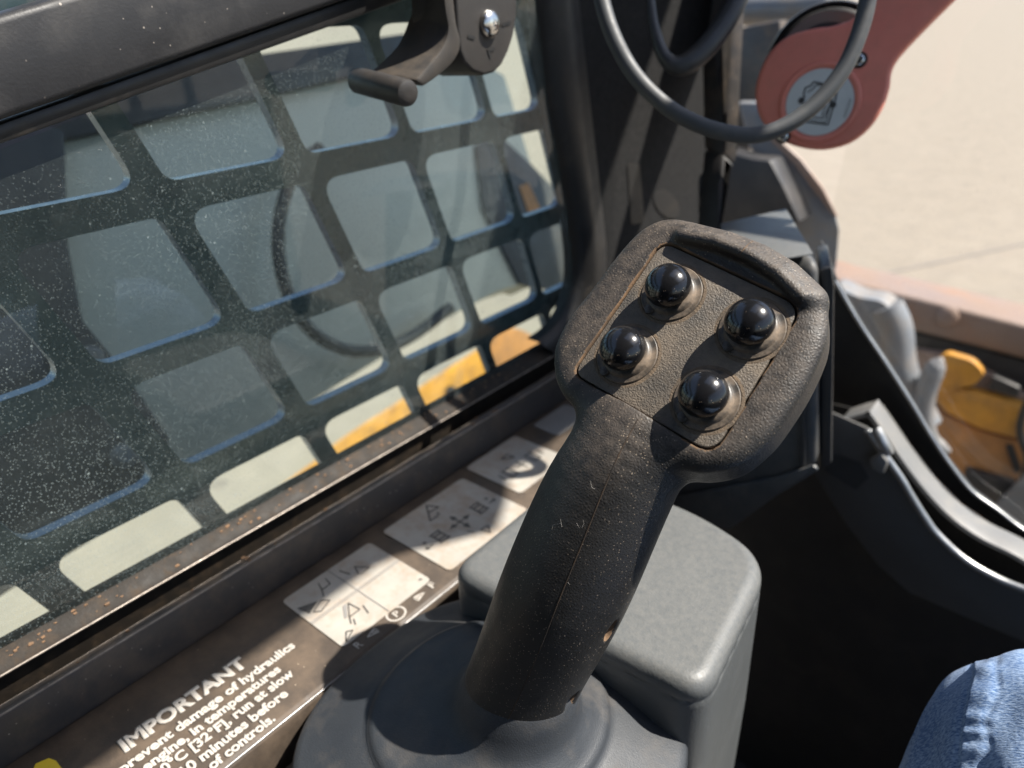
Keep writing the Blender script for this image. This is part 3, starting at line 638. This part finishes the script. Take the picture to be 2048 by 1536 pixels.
        lathe('key_tab', q, JN, [(.0019, -.0003), (.0019, .0009), (.0012, .0012), (.0002, .0012)], collar_m, bt, 16)
    # rubber boot
    bc = A3(-.157, .162, 0); k = 96; prof = [(.84, -.3225, 1), (1.0, -.2985, 1), (.985, -.2962, 1), (.95, -.2948, 1), (.86, -.2918, .95), (.74, -.2862, .8), (.655, -.2822, .55), (.632, -.2815, .45), (.622, -.2795, .4), (.60, -.2775, .35), (.565, -.2768, .3), (.48, -.2735, .15), (.43, -.2708, 0), (.37, -.2685, 0), (.33, -.2645, 0), (.305, -.2585, 0), (.29, -.251, 0), (.26, -.247, 0)]
    V = []; Fc = []
    for s, z, sq in prof:
        for j in range(k):
            th = 2 * math.pi * j / k; cx_, sx_ = math.cos(th), math.sin(th)
            e = 2 + .5 * sq; rr = 1 / (abs(cx_) ** e + abs(sx_) ** e) ** (1 / e)
            f = max(0, min(1, (.62 - s) / .3)); hz_ = A3(.0135, .0002, 0) * f + A3(.0035, .0035, 0) * max(0, min(1, (z + .275) / .025))
            V.append(bc + hz_ + A3(.083 * s * rr * cx_, .083 * s * rr * sx_, z))
    for i in range(len(prof) - 1):
        for j in range(k): Fc.append([i * k + j, i * k + (j + 1) % k, (i + 1) * k + (j + 1) % k, (i + 1) * k + j])
    bo = build('rubber_boot', V, Fc, boot_m, t, smooth=True)
    box('mounting_plate', (-.2365, -.06, -.345), (-.052, .225, -.3205), darksteel_m, t, .004, 3)
    return t
joystick()
# ------------------------------------------------------------------ grey storage box
def storage_box():
    t = empty('armrest_box', (-.15, .27, -.36), 'dusty grey plastic box with rounded top edges behind the joystick boot', 'box')
    h = .0016; lo = A3(-.26, .185, -.435); hi = A3(-.06, .345, -.245)
    ax = [np.arange(lo[i], hi[i], h) for i in range(3)]; a2, b2 = np.meshgrid(ax[0], ax[1], indexing='ij'); z = ax[2][None, None, :]
    top = round_poly([(-.222, .319), (-.219, .200), (-.079, .211), (-.0915, .311), (-.14, .324)], [.022, .016, .016, .026, .02], 8)
    bot = round_poly([(-.222, .319), (-.219, .200), (-.0775, .2105), (-.090, .311), (-.14, .3245)], [.022, .016, .014, .02, .02], 8)
    dt, db = sdf_poly(a2, b2, [tuple(p) for p in top])[:, :, None], sdf_poly(a2, b2, [tuple(p) for p in bot])[:, :, None]
    f = np.clip((-.262 - z) / .09, 0, 1); d2 = dt * (1 - f) + db * f; r = .0075
    dz = np.maximum(z + .259, -.43 - z)
    g = np.minimum(np.maximum(d2 + r, dz + r), 0) + np.sqrt(np.maximum(d2 + r, 0) ** 2 + np.maximum(dz + r, 0) ** 2) - r
    lip = np.abs(z + .2705) - .0006; g = np.maximum(g, -np.maximum(lip, -(d2 + .0009)))
    V, Q = surface_nets(g.astype(np.float32), lo, h); build('box_shell', V, Q.tolist(), greybox_m, t, smooth=True)
storage_box()
# ------------------------------------------------------------------ pod in front of the joystick
def pod():
    t = empty('control_pod', (-.15, .5, -.32), 'black plastic pod with a dusty top corner behind the joystick head', 'control pod')
    q = [PY(u, v, .467) for u, v in ((1400, 560), (1641, 517), (1643, 937), (1550, 994), (1462, 1057), (1340, 1030), (1340, 700))]
    sh = slab('pod_shell', q, (-.065, .117, 0), pod_m, t, .010, 5)
    slab('pod_lip', [PY(u, v, .4655) for u, v in ((1350, 990), (1560, 950), (1630, 925), (1641, 936), (1550, 992), (1462, 1055), (1350, 1040))], (0, -.004, 0), pod_m, sh, .002)
    slab('pod_cap', [PZ(u, v, -.1492) for u, v in ((1446, 540), (1440, 450), (1572, 420), (1626, 510))], (0, 0, .0012), greybox_m, sh, .0006)
    slab('side_trim', [PY(u, v, .478) for u, v in ((1638, 540), (1664, 534), (1669, 575), (1664, 928), (1638, 942))], (-.02, .05, 0), blackpl_m, t, .002)
    slab('rib', [PY(u, v, .4665) for u, v in ((1600, 700), (1612, 700), (1612, 930), (1600, 936))], (0, -.002, 0), blackpl_m, sh, .0008)
pod()
# ------------------------------------------------------------------ front window frame
def front():
    t = empty('front_window', (0, .63, -.6), 'front window with curved black frame and pale ledge above the dark footwell', 'window')
    yo = .62
    o = [(1640, 480), (1672, 561), (1722, 647), (1772, 722), (1822, 800), (1865, 872), (1901, 926), (1944, 980), (1997, 1019), (2048, 1058), (2140, 1112)]
    i = [(2140, 1140), (2048, 1080), (1980, 1047), (1922, 1008), (1872, 958), (1822, 893), (1765, 810), (1707, 818), (1630, 800)]
    so = [PY(u, v, yo + .025) for u, v in o]; si = [PY(u, v, yo + .025) for u, v in i]
    slab('frame_seal', so + si, (0, .006, 0), gasket_m, t, .0015, 3)
    tube('seal_lip', catmull([PY(u - 2, v + 1, yo + .0235) for u, v in o[1:]], 5), .0016, silver_m, t, 8)
    a = [(1700, 817), (1748, 802), (1765, 809), (1822, 892), (1872, 957), (1922, 1007), (1980, 1046), (2048, 1079), (2140, 1139)]
    b = [(2140, 1172), (2058, 1128), (2008, 1102), (1962, 1078), (1901, 1035), (1861, 996), (1826, 946), (1783, 889), (1748, 834)]
    LA = catmull([PY(u, v, yo - .002) for u, v in a], 4); n = len(LA); V = []; Fc = []
    for i_ in range(n):
        tg = LA[min(i_ + 1, n - 1)] - LA[max(i_ - 1, 0)]; nn = A3(-tg[2], 0, tg[0]); nn /= np.linalg.norm(nn); p_ = LA[i_]
        V += [p_, p_ - A3(0, .026, 0), p_ - A3(0, .026, 0) - nn * .004, p_ - nn * .004]
    for i_ in range(n - 1): Fc += [[4 * i_ + k_, 4 * i_ + (k_ + 1) % 4, 4 * i_ + 4 + (k_ + 1) % 4, 4 * i_ + 4 + k_] for k_ in range(4)]
    Fc += [[0, 1, 2, 3], [4 * n - 4 + k_ for k_ in (3, 2, 1, 0)]]
    build('ledge', V, Fc, framegrey_m, t, bevel=.0008)
    c = [(1735, 860), (1765, 904), (1801, 955), (1822, 991), (1851, 1037), (1876, 1070), (1930, 1119), (1996, 1157), (2060, 1182), (2140, 1205)]
    tube('trim_edge', catmull([PY(u, v, yo - .045) for u, v in c], 5), .0028, silver_m, t, 8)
    d = [(2140, 1320), (2048, 1285), (1930, 1235), (1818, 1186), (1756, 1132), (1694, 1053), (1630, 950), (1610, 860)]
    slab('kick_panel', [PY(u, v, yo - .042) for u, v in [(1640, 815), (1735, 856)] + c[1:] + d], (0, .003, 0), panelgrey_m, t, .002)
    slab('inner_lining', [PY(u, v, yo - .003) for u, v in ((1625, 800), (1707, 817), (1765, 812), (1822, 895), (1872, 960), (1922, 1010), (1980, 1049), (2048, 1082), (2140, 1142), (2140, 1250), (1990, 1190), (1870, 1120), (1790, 1010), (1730, 910), (1630, 860))], (0, .002, 0), gasket_m, t, 0)
    slab('label_patch', [PY(u, v, yo - .0425) for u, v in ((1660, 905), (1720, 925), (1738, 955), (1712, 978), (1650, 940))], (0, -.0006, 0), mat('patch', (.05, .05, .052), .6), t, 0)
    slab('clamp', [PY(u, v, yo - .048) for u, v in ((1742, 915), (1766, 900), (1780, 918), (1770, 944), (1748, 932))], (0, -.006, 0), framegrey_m, t, .002)
    tube('clamp', [PY(1752, 858, yo - .046), PY(1766, 885, yo - .05), PY(1778, 905, yo - .046)], .004, silver_m, t, 10)
    box('footwell_wall', (-.33, yo + .045, -.9), (.62, yo + .06, -.43), void_m, t)
    g = [PY(u, v, yo + .036) for u, v in [(1650, 480)] + o[1:]] ; g += [A3(.6, yo + .036, g[-1][2]), A3(.6, yo + .036, .5), A3(-.16, yo + .036, .5)]
    build('front_pane', g, [list(range(len(g)))], front_glass_m, t)
front()
# ------------------------------------------------------------------ red handle, cable, strap
def red_handle():
    c = P(1645, 178, .50); n = -c / np.linalg.norm(c); n = n + A3(-.10, -.05, .12); n /= np.linalg.norm(n)
    t = empty('release_handle', c, 'red round release handle with a white pictogram label and a lever rising to the right', 'handle')
    on = lambda u, v, l=0.: PN(u, v, c, n) + n * l
    e1 = on(1745, 178) - c; e1 /= np.linalg.norm(e1); e2 = np.cross(n, e1)
    out = [(1697, 40), (1662, 51), (1628, 55), (1577, 70), (1540, 101), (1518, 143), (1509, 188), (1521, 239), (1558, 277), (1596, 293), (1645, 298), (1697, 285), (1738, 254), (1765, 213), (1779, 171), (1783, 140), (1800, 109), (1850, 55), (1905, 0), (2040, -134), (2050, -185), (2010, -215), (1950, -205), (1745, 2), (1720, 25)]
    pts = [on(p[0], p[1]) for p in catmull([A3(*p, 0) for p in out[:19]], 3)] + [on(*p) for p in out[19:]]
    body = slab('handle_body', pts, n * -.016, red_m, t, .0035, 4)
    lc = on(1639, 205); k = 44
    ell = lambda rx, ry, l: [lc + e1 * rx * math.cos(a) + e2 * ry * math.sin(a) + n * l for a in np.linspace(0, 2 * math.pi, k, endpoint=False)]
    R0 = np.linalg.norm(on(1709, 205) - lc)
    V, Fc = lathe_vf(lc, n, [(R0 * 1.22, -.001), (R0 * 1.2, .0008), (R0 * 1.12, .0016), (R0 * 1.02, .0012), (R0, .0004), (R0 * .2, .0002)], 48); build('label_rim', V, Fc, red_m, body, smooth=True)
    V, Fc = lathe_vf(lc, n, [(R0 * .985, .0002), (R0 * .985, .0010), (R0 * .97, .0012), (.0002, .0012)], 48); lb = build('label', V, Fc, white_m, t)
    def L_(ps, wd, l=.0014): return ribbon([PN(u, v, lc, n) for u, v in ps], n, wd, l)
    q = lambda x, y: (1500 + x / 6.4, 100 + y / 6.4)
    parts = [L_([q(700, 620), q(690, 560), q(715, 480), q(770, 470), q(820, 410), q(900, 430), q(960, 440), q(1010, 470)], .0010), L_([q(740, 540), q(800, 510), q(850, 450), q(940, 450)], .0008, .00142),
             L_([q(1130, 430), q(1100, 620), q(1000, 960), q(690, 920)], .0009, .00144), L_([q(1080, 480), q(1040, 640), q(970, 930), q(710, 890)], .0007, .00146), L_([q(1060, 640), q(940, 880), q(750, 850)], .0007, .00148), L_([q(1010, 600), q(920, 850)], .0006, .0015), L_([q(840, 690), q(980, 700)], .0022, .00152)]
    build('pictogram', *merge(parts), ink_m, lb)
    for x, y in ((660, 650), (1065, 705)):
        cc = PN(*q(x, y), lc, n) + n * .00155; V = [cc + (e1 * math.cos(a) + e2 * math.sin(a)) * .0021 for a in np.linspace(0, 6.283, 16, endpoint=False)]; build('pictogram_dot', V, [list(range(16))], ink_m, lb)
    parts = []
    for i in range(9):
        f = i / 8; x, y = 1285 - 70 * f, 640 + 210 * f
        parts.append(L_([q(x - 18, y - 6), q(x + 18, y + 6)], .00045, .0015 + i * .00001))
    build('print_row', *merge(parts), greyink_m, lb)
    for u, v in ((1718, 120), (1566, 272)):
        p = on(u, v); lathe('screw_recess', p, n, [(.0052, .0004), (.0044, .0006), (.0038, .0002), (.0002, .0002)], gasket_m, body, 24)
        lathe('screw', p, n, [(.0034, .0003), (.0034, .0016), (.0027, .0021), (.0016, .0021), (.0014, .0012), (.0002, .0012)], chrome_m, t, 20)
    dc = PN(1652, 128, c - n * .035, n); rd = np.linalg.norm(PN(1784, 128, c - n * .035, n) - dc)
    lathe('drum', dc, n, [(rd * .99, -.03), (rd, -.012), (rd * 1.0, -.004), (rd * .96, 0), (rd * .93, .0), (rd * .92, -.004), (rd * .87, -.004), (rd * .86, .002), (rd * .80, .004), (rd * .6, .004), (rd * .58, .015), (rd * .2, .015)], darksteel_m, t, 56)
    lathe('drum_plate', dc, n, [(rd * .79, .0041), (rd * .79, .0060), (rd * .60, .0062)], rust_m, t, 48)
red_handle()
def cable():
    pts = [(1196, -80), (1204, 0), (1230, 80), (1272, 153), (1332, 212), (1395, 248), (1455, 266), (1515, 270), (1575, 249), (1635, 204), (1686, 140), (1718, 68), (1735, 0), (1741, -80)]
    dp = np.linspace(.43, .40, len(pts))
    o = tube('power_cable', [P(1196, -80, .43) + A3(-.02, .03, .20)] + catmull([P(u, v, d) for (u, v), d in zip(pts, dp)], 8) + [P(1741, -80, .40) + A3(.01, .03, .20)], .0046, cable_m, None, 16); tag(o, 'dark grey cable hanging in a loop in front of the red handle', 'cable')
    pts = [(1292, -80), (1300, 0), (1308, 55), (1325, 108), (1350, 131), (1380, 124), (1415, 92), (1450, 45), (1478, -10), (1500, -80)]
    rr = [.0030, .0032, .0034, .0044, .0060, .0072, .0076, .0074, .007, .007]
    n = len(pts); pts = [(1280, -420)] + pts + [(1570, -420)]; rr = [.0028] + rr + [.007]; n += 2; path = catmull([P(u, v, .50) for u, v in pts], 6); r_ = np.interp(np.linspace(0, n - 1, len(path)), range(n), rr)
    V, Fc = tube_vf(path, list(r_), 12); o = build('rubber_strap', V, Fc, gasket_m and blackpl_m, None, smooth=True); tag(o, 'glossy black rubber strap looped over the pillar lining, left of the red handle', 'strap')
cable()
# ------------------------------------------------------------------ machine parts outside the side window
def outside_left():
    t = empty('lift_arm', (-.66, .3, -.5), 'grey lift arm with a dark bolted tower and hose seen through the side window', 'lift arm')
    tn = A3(math.cos(.52), 0, math.sin(.52)); g = lambda ps, l=0.: [PN(u, v, A3(-.58, .3, -.5) + tn * l, tn) for u, v in ps]
    slab('arm_panel', g([(100, 1132), (339, 985), (613, 809), (797, 695), (927, 618), (1000, 582), (1047, 568), (1064, 574), (1064, 330), (1010, 150), (940, 110), (500, 170), (100, 260)]), tn * -.05, steel_m, t, .004)
    slab('arm_flange', g([(-260, 262), (500, 110), (840, 62), (850, 120), (500, 200), (236, 256), (-260, 362)], .010), tn * -.009, darksteel_m, t, .002)
    slab('arm_tower', g([(-300, 240), (60, 235), (130, 262), (137, 484), (167, 641), (219, 703), (290, 800), (338, 870), (345, 975), (100, 1128), (-300, 1390)], .02), tn * -.018, darksteel_m, t, .003)
    for u, v in ((182, 716), (247, 912)):
        V, Fc = lathe_vf(g([(u, v)], .0205)[0], tn, [(.0115, 0), (.0115, .0012), (.0085, .0014), (.0082, .006), (.007, .0068), (.0002, .0068)], 6 if v < 0 else 24); build('bolt', V, Fc, bluegrey_m, t)
    slab('arm_gusset', g([(952, 290), (1000, 270), (1064, 330), (1150, 420), (1180, 590), (1064, 574), (1040, 566), (968, 420)], .006), tn * -.005, darksteel_m, t, .0006)
    slab('gusset_stripe', g([(1038, 372), (1056, 366), (1086, 430), (1060, 436)], .0065), tn * .001, ochre_m, t, 0)
    hp = [(640, 296), (600, 330), (572, 385), (559, 440), (557, 500), (567, 560), (591, 622), (630, 668), (682, 697), (738, 703), (795, 688), (850, 655), (900, 615)]
    tube('hose', catmull(g(hp, .03), 6), .0072, gasket_m, t, 12)
    y = empty('lower_link', (-1.3, 1.0, -1.5), 'yellow painted link plate low outside the side window', 'link arm')
    g2 = lambda ps, xx: [PX(u, v, xx) for u, v in ps]
    slab('link_plate', g2([(560, 975), (640, 916), (667, 892), (705, 864), (790, 810), (842, 774), (903, 734), (951, 703), (985, 684), (1010, 682), (1040, 800), (900, 900), (640, 1040)], -1.3), (-.006, 0, 0), yellow_m, y, .004)
    slab('link_end', g2(round_poly([(968, 705), (985, 662), (1030, 655), (1062, 668), (1100, 700), (1110, 780), (1000, 800)], 14), -1.29), (-.006, 0, 0), ochre_m, y, .004)
    slab('link_slot', g2([(888, 781), (899, 769), (932, 787), (960, 800), (930, 812), (905, 792)], -1.2995), (.005, 0, 0), darksteel_m, y, .0008)
outside_left()
# ------------------------------------------------------------------ machine parts outside the front window
def outside_front():
    Yb = .95
    t = empty('front_post', (-.25, Yb, -1.), 'dusty sunlit steel post sloping down outside the front pillar', 'post')
    g = lambda ps, yy=Yb: [PY(u, v, yy) for u, v in ps]
    slab('post_plate', g([(1478, 205), (1519, 205), (1545, 273), (1594, 321), (1635, 376), (1672, 430), (1680, 462), (1674, 530), (1650, 640), (1500, 640), (1560, 400), (1540, 322), (1500, 300)]), (-.01, .02, 0), post_m, t, .004)
    slab('post_rib', g([(1519, 212), (1552, 268), (1606, 318), (1650, 376), (1678, 432), (1670, 432), (1630, 380), (1590, 326), (1541, 277)], Yb - .004), (0, -.006, 0), rust_m, t, .002)
    slab('post_box', g([(1440, 300), (1505, 318), (1540, 322), (1566, 372), (1600, 445), (1440, 470)], Yb - .05), (0, .04, 0), darksteel_m, t, .003)
    slab('post_back', g([(1455, 60), (1560, 40), (1570, 230), (1500, 300), (1455, 300)], 1.02), (0, .03, 0), sill_m, t, .003)
    tube('cross_tube', [PY(1440, 22, 1.1), PY(1600, 18, 1.1), PY(1660, 14, 1.1)], .020, bluegrey_m, t, 16)
    c = empty('coupler', (.1, 1.3, -1.2), 'yellow quick coupler with a rusty top beam outside the front window', 'coupler')
    h = lambda ps, yy: [PY(u, v, yy) for u, v in ps]
    slab('top_beam', h([(1630, 545), (1686, 561), (1850, 600), (2060, 653), (2200, 690), (2200, 765), (2060, 722), (1800, 656), (1630, 620)], 1.30), (0, .10, .0), rust_m, c, .008, 3)
    kn = PY(1896, 634, 1.298); lathe('pin', kn, (0, -1, .2), [(.017, -.004), (.016, .004), (.010, .008), (.0005, .008)], rust_m, c, 20)
    slab('dark_web', h([(1640, 622), (1800, 658), (2060, 724), (2200, 768), (2200, 860), (2060, 812), (1985, 778), (1830, 712), (1640, 690)], 1.32), (0, .05, 0), darksteel_m, c, .004)
    slab('back_plate', h([(1826, 700), (1900, 712), (1985, 752), (2060, 800), (2200, 850), (2200, 935), (2060, 886), (1890, 825), (1845, 790)], 1.285), (0, .02, 0), rust_m, c, .004)
    slab('yellow_bar', h([(1868, 800), (1905, 776), (1985, 792), (2060, 818), (2200, 864), (2200, 935), (2060, 886), (1960, 860), (1892, 828)], 1.265), (0, .03, 0), yellow_m, c, .006, 3)
    slab('lug', h(round_poly([(1862, 730), (1890, 706), (1945, 722), (1970, 748), (1950, 770), (1915, 778), (1878, 800)], 12), 1.262), (0, .02, 0), yellow_m, c, .006, 3)
    slab('rib', h([(1985, 752), (2040, 776), (2036, 796), (1975, 780)], 1.262), (0, .02, 0), darksteel_m, c, .003)
    tube('line', catmull(h(((2085, 740), (2040, 850), (2056, 930), (2014, 1010)), 1.245), 6), .006, gasket_m, c, 10)
    slab('lower_plate', h([(1800, 770), (1850, 795), (1890, 828), (1960, 861), (2060, 889), (2200, 938), (2200, 1200), (1880, 1200), (1820, 960)], 1.28), (0, .03, 0), ochre_m, c, .004)
    slab('slot', h(round_poly([(2003, 818), (2060, 834), (2060, 862), (2002, 838)], 4), 1.2695), (0, -.002, 0), darksteel_m, c, 0)
    slab('slot', h(round_poly([(2010, 888), (2026, 888), (2044, 940), (2030, 948)], 5), 1.2795), (0, -.002, 0), darksteel_m, c, 0)
    slab('foot', h([(1928, 940), (2030, 968), (2016, 990), (1994, 1016), (1930, 985)], 1.25), (0, .02, 0), darksteel_m, c, .003)
    slab('foot', h([(1990, 1012), (2050, 955), (2120, 960), (2120, 1090), (2048, 1060)], 1.22), (0, .02, 0), bluegrey_m, c, .003)
    b = empty('hose_guard', (-.1, 1.2, -1.1), 'silver grey rounded hose guard with couplings left of the yellow coupler', 'hose guard')
    slab('guard_shell', h(round_poly([(1660, 570), (1720, 596), (1765, 602), (1802, 640), (1790, 680), (1770, 720), (1700, 700), (1660, 640)], 16), 1.2), (0, .05, 0), post_m, b, .010, 4)
    tube('hose', catmull(h([(1772, 612), (1790, 655), (1796, 712), (1805, 750), (1825, 800), (1850, 850)], 1.215), 6), .026, post_m, b, 14)
    tube('hose', catmull(h([(1884, 716), (1866, 745), (1850, 790), (1848, 835), (1862, 880), (1900, 905)], 1.20), 6), list(np.interp(np.linspace(0, 5, 31), [0, .5, 1, 3, 4.5, 5], [.003, .013, .016, .016, .012, .004])), post_m, b, 14)
outside_front()
# ------------------------------------------------------------------ operator's knee
def person():
    m = bpy.data.materials.new('denim'); m.use_nodes = True; n = m.node_tree.nodes; L = m.node_tree.links.new; b = n['Principled BSDF']; b.inputs['Roughness'].default_value = .9; b.inputs['Specular IOR Level'].default_value = .15
    b.inputs['Sheen Weight'].default_value = .05
    tc = n.new('ShaderNodeTexCoord')
    def noise(sc, d=5, vec=None, r=.6):
        t = n.new('ShaderNodeTexNoise'); t.inputs['Scale'].default_value = sc; t.inputs['Detail'].default_value = d; t.inputs['Roughness'].default_value = r; L(vec or tc.outputs['Object'], t.inputs[0]); return t.outputs[0]
    mp = n.new('ShaderNodeMapping'); mp.inputs['Rotation'].default_value = (.4, .3, .7); mp.inputs['Scale'].default_value = (1, 3.2, 1); L(tc.outputs['Object'], mp.inputs[0])
    fine = noise(520, 4, mp.outputs[0]); big = noise(26, 4)
    ad = n.new('ShaderNodeMath'); ad.operation = 'ADD'; ad.operation = 'MULTIPLY_ADD'; ad.inputs[1].default_value = 1.5; bm_ = n.new('ShaderNodeMath'); bm_.operation = 'MULTIPLY'; bm_.inputs[1].default_value = .45; L(big, bm_.inputs[0]); L(fine, ad.inputs[0]); L(bm_.outputs[0], ad.inputs[2])
    cr = n.new('ShaderNodeValToRGB'); e = cr.color_ramp.elements; e[0].position = .39; e[0].color = (.075, .14, .28, 1); e[1].position = .60; e[1].color = (.31, .41, .57, 1); mh = n.new('ShaderNodeMath'); mh.operation = 'MULTIPLY'; mh.inputs[1].default_value = .5
    L(ad.outputs[0], mh.inputs[0]); L(mh.outputs[0], cr.inputs[0]); L(cr.outputs[0], b.inputs['Base Color'])
    bp = n.new('ShaderNodeBump'); bp.inputs['Strength'].default_value = .6; bp.inputs['Distance'].default_value = .0006; L(fine, bp.inputs['Height']); L(bp.outputs[0], b.inputs['Normal'])
    t = empty('person', (.08, .3, -.9), 'seated person in blue jeans, only a bent knee showing at the lower right corner', 'person')
    K = P(2188, 1690, .30); H = A3(.17, -.12, -.37); An = A3(.09, .31, -.76); h = .0025
    pts = [(H, .082), ((H + K) / 2 + A3(0, 0, .0), .074), (K, .0672), (K * .55 + An * .45, .058), (An, .050)]
    lo = A3(-.03, -.215, -.83); hi = A3(.27, .40, -.225); ax = [np.arange(lo[i], hi[i], h) for i in range(3)]
    X_, Y_, Z_ = np.meshgrid(*ax, indexing='ij', sparse=True); g = None
    for (p, r0), (q, r1) in zip(pts[:-1], pts[1:]):
        e_ = q - p; tt = np.clip(((X_ - p[0]) * e_[0] + (Y_ - p[1]) * e_[1] + (Z_ - p[2]) * e_[2]) / (e_ @ e_), 0, 1)
        d = np.sqrt((X_ - p[0] - tt * e_[0]) ** 2 + (Y_ - p[1] - tt * e_[1]) ** 2 + (Z_ - p[2] - tt * e_[2]) ** 2) - (r0 + tt * (r1 - r0)); g = d if g is None else smin(g, d, .02)
    g = g + .0016 * np.sin(X_ * 130 + Z_ * 60) * np.sin(Y_ * 70 - Z_ * 95) + .0022 * np.sin(X_ * 45 + 1) * np.sin(Y_ * 38 + Z_ * 50)
    V, Q = surface_nets(g.astype(np.float32), lo, h); o = build('jeans_leg', V, Q.tolist(), m, t, smooth=True)
    # felled seam with puckers and a few folds, raised on a finer mesh round the knee
    off = origin_of(t) - A3(0, 0, CZ)
    bm = bmesh.new(); bm.from_mesh(o.data)
    rel = lambda co: np.array(co) + off
    near = [f for f in bm.faces if np.linalg.norm(rel(f.calc_center_median()) - K) < .11 and (rel(f.calc_center_median()) - K)[2] > -.03 and (rel(f.calc_center_median()) - K)[1] < .09]
    es = list({e for f in near for e in f.edges}); bmesh.ops.subdivide_edges(bm, edges=es, cuts=2, use_grid_fill=True, smooth=.5)
    bm.normal_update()
    SX, SY = np.array([1946., 1930, 1922, 1918, 1920]), np.array([1350., 1415, 1470, 1530, 1640])
    sst = lambda x: max(0., min(1., x)) ** 2 * (3 - 2 * max(0., min(1., x)))
    mv = []
    for v in bm.verts:
        p = rel(v.co); c_ = M.T @ p
        if c_[2] < .1 or np.linalg.norm(p - K) > .105: continue
        u_, w_ = CX + F * c_[0] / c_[2], CY + F * c_[1] / c_[2]
        if not (1700 < u_ < 2300 and 1250 < w_ < 1800) or v.normal @ Vector(p) > 0: continue
        d = u_ - np.interp(w_, SY, SX)
        flap = .0012 * sst(d / 7) * (1 - .75 * sst((d - 30) / 45)) - .0006 * math.exp(-((d + 5) / 5) ** 2) - .0007 * math.exp(-((d - 52 - 6 * math.sin(w_ * .06)) / 9) ** 2)
        puck = .0006 * math.sin(w_ * .155 + 1.3 * math.sin(w_ * .043)) * sst(d / 10) * (1 - sst((d - 38) / 34))
        fold = .0022 * math.sin((u_ * .5 + w_ * .86) * .030 + 1.1 * math.sin(u_ * .017)) * sst((d - 40) / 60) + .0012 * math.sin((u_ * .8 - w_ * .3) * .035) * sst((-d - 10) / 60)
        mv.append((v, v.normal.copy() * (flap + puck + fold) * .75))
    for v, d in mv: v.co += d
    bm.to_mesh(o.data); bm.free(); o.data.polygons.foreach_set('use_smooth', [True] * len(o.data.polygons))
person()
# ------------------------------------------------------------------ loose crumbs of soil in the window bead
def crumbs():
    V = []; Fc = []
    for i in range(120):
        y = rng.uniform(-.02, .42); k = rng.random()
        if k < .8: x = -.3462 + .0066 * rng.random(); z = -.2612 - .0042 * ((x + .3462) / .0066)
        else: x = -.3290 + .006 * rng.random(); z = -.2752
        s_ = rng.uniform(.0003, .0011) * (1.3 if rng.random() < .1 else 1); q = len(V)
        for sx in (-1, 1):
            for sy in (-1, 1):
                for sz in (-1, 1): V.append(A3(x + sx * s_ * rng.uniform(.3, .8), y + sy * s_ * rng.uniform(.5, 1.4), z + s_ * .3 + sz * s_ * rng.uniform(.2, .5)))
        Fc += [[q + a_ for a_ in f] for f in ((0, 1, 3, 2), (4, 6, 7, 5), (0, 4, 5, 1), (2, 3, 7, 6), (0, 2, 6, 4), (1, 5, 7, 3))]
    o = build('soil_crumbs', V, Fc, mat('soil', (.20, .115, .06), .95, (.14, .085, .05), 300), None); tag(o, 'small reddish brown crumbs of soil lying in the groove under the side window', 'soil', kind='stuff')
crumbs()
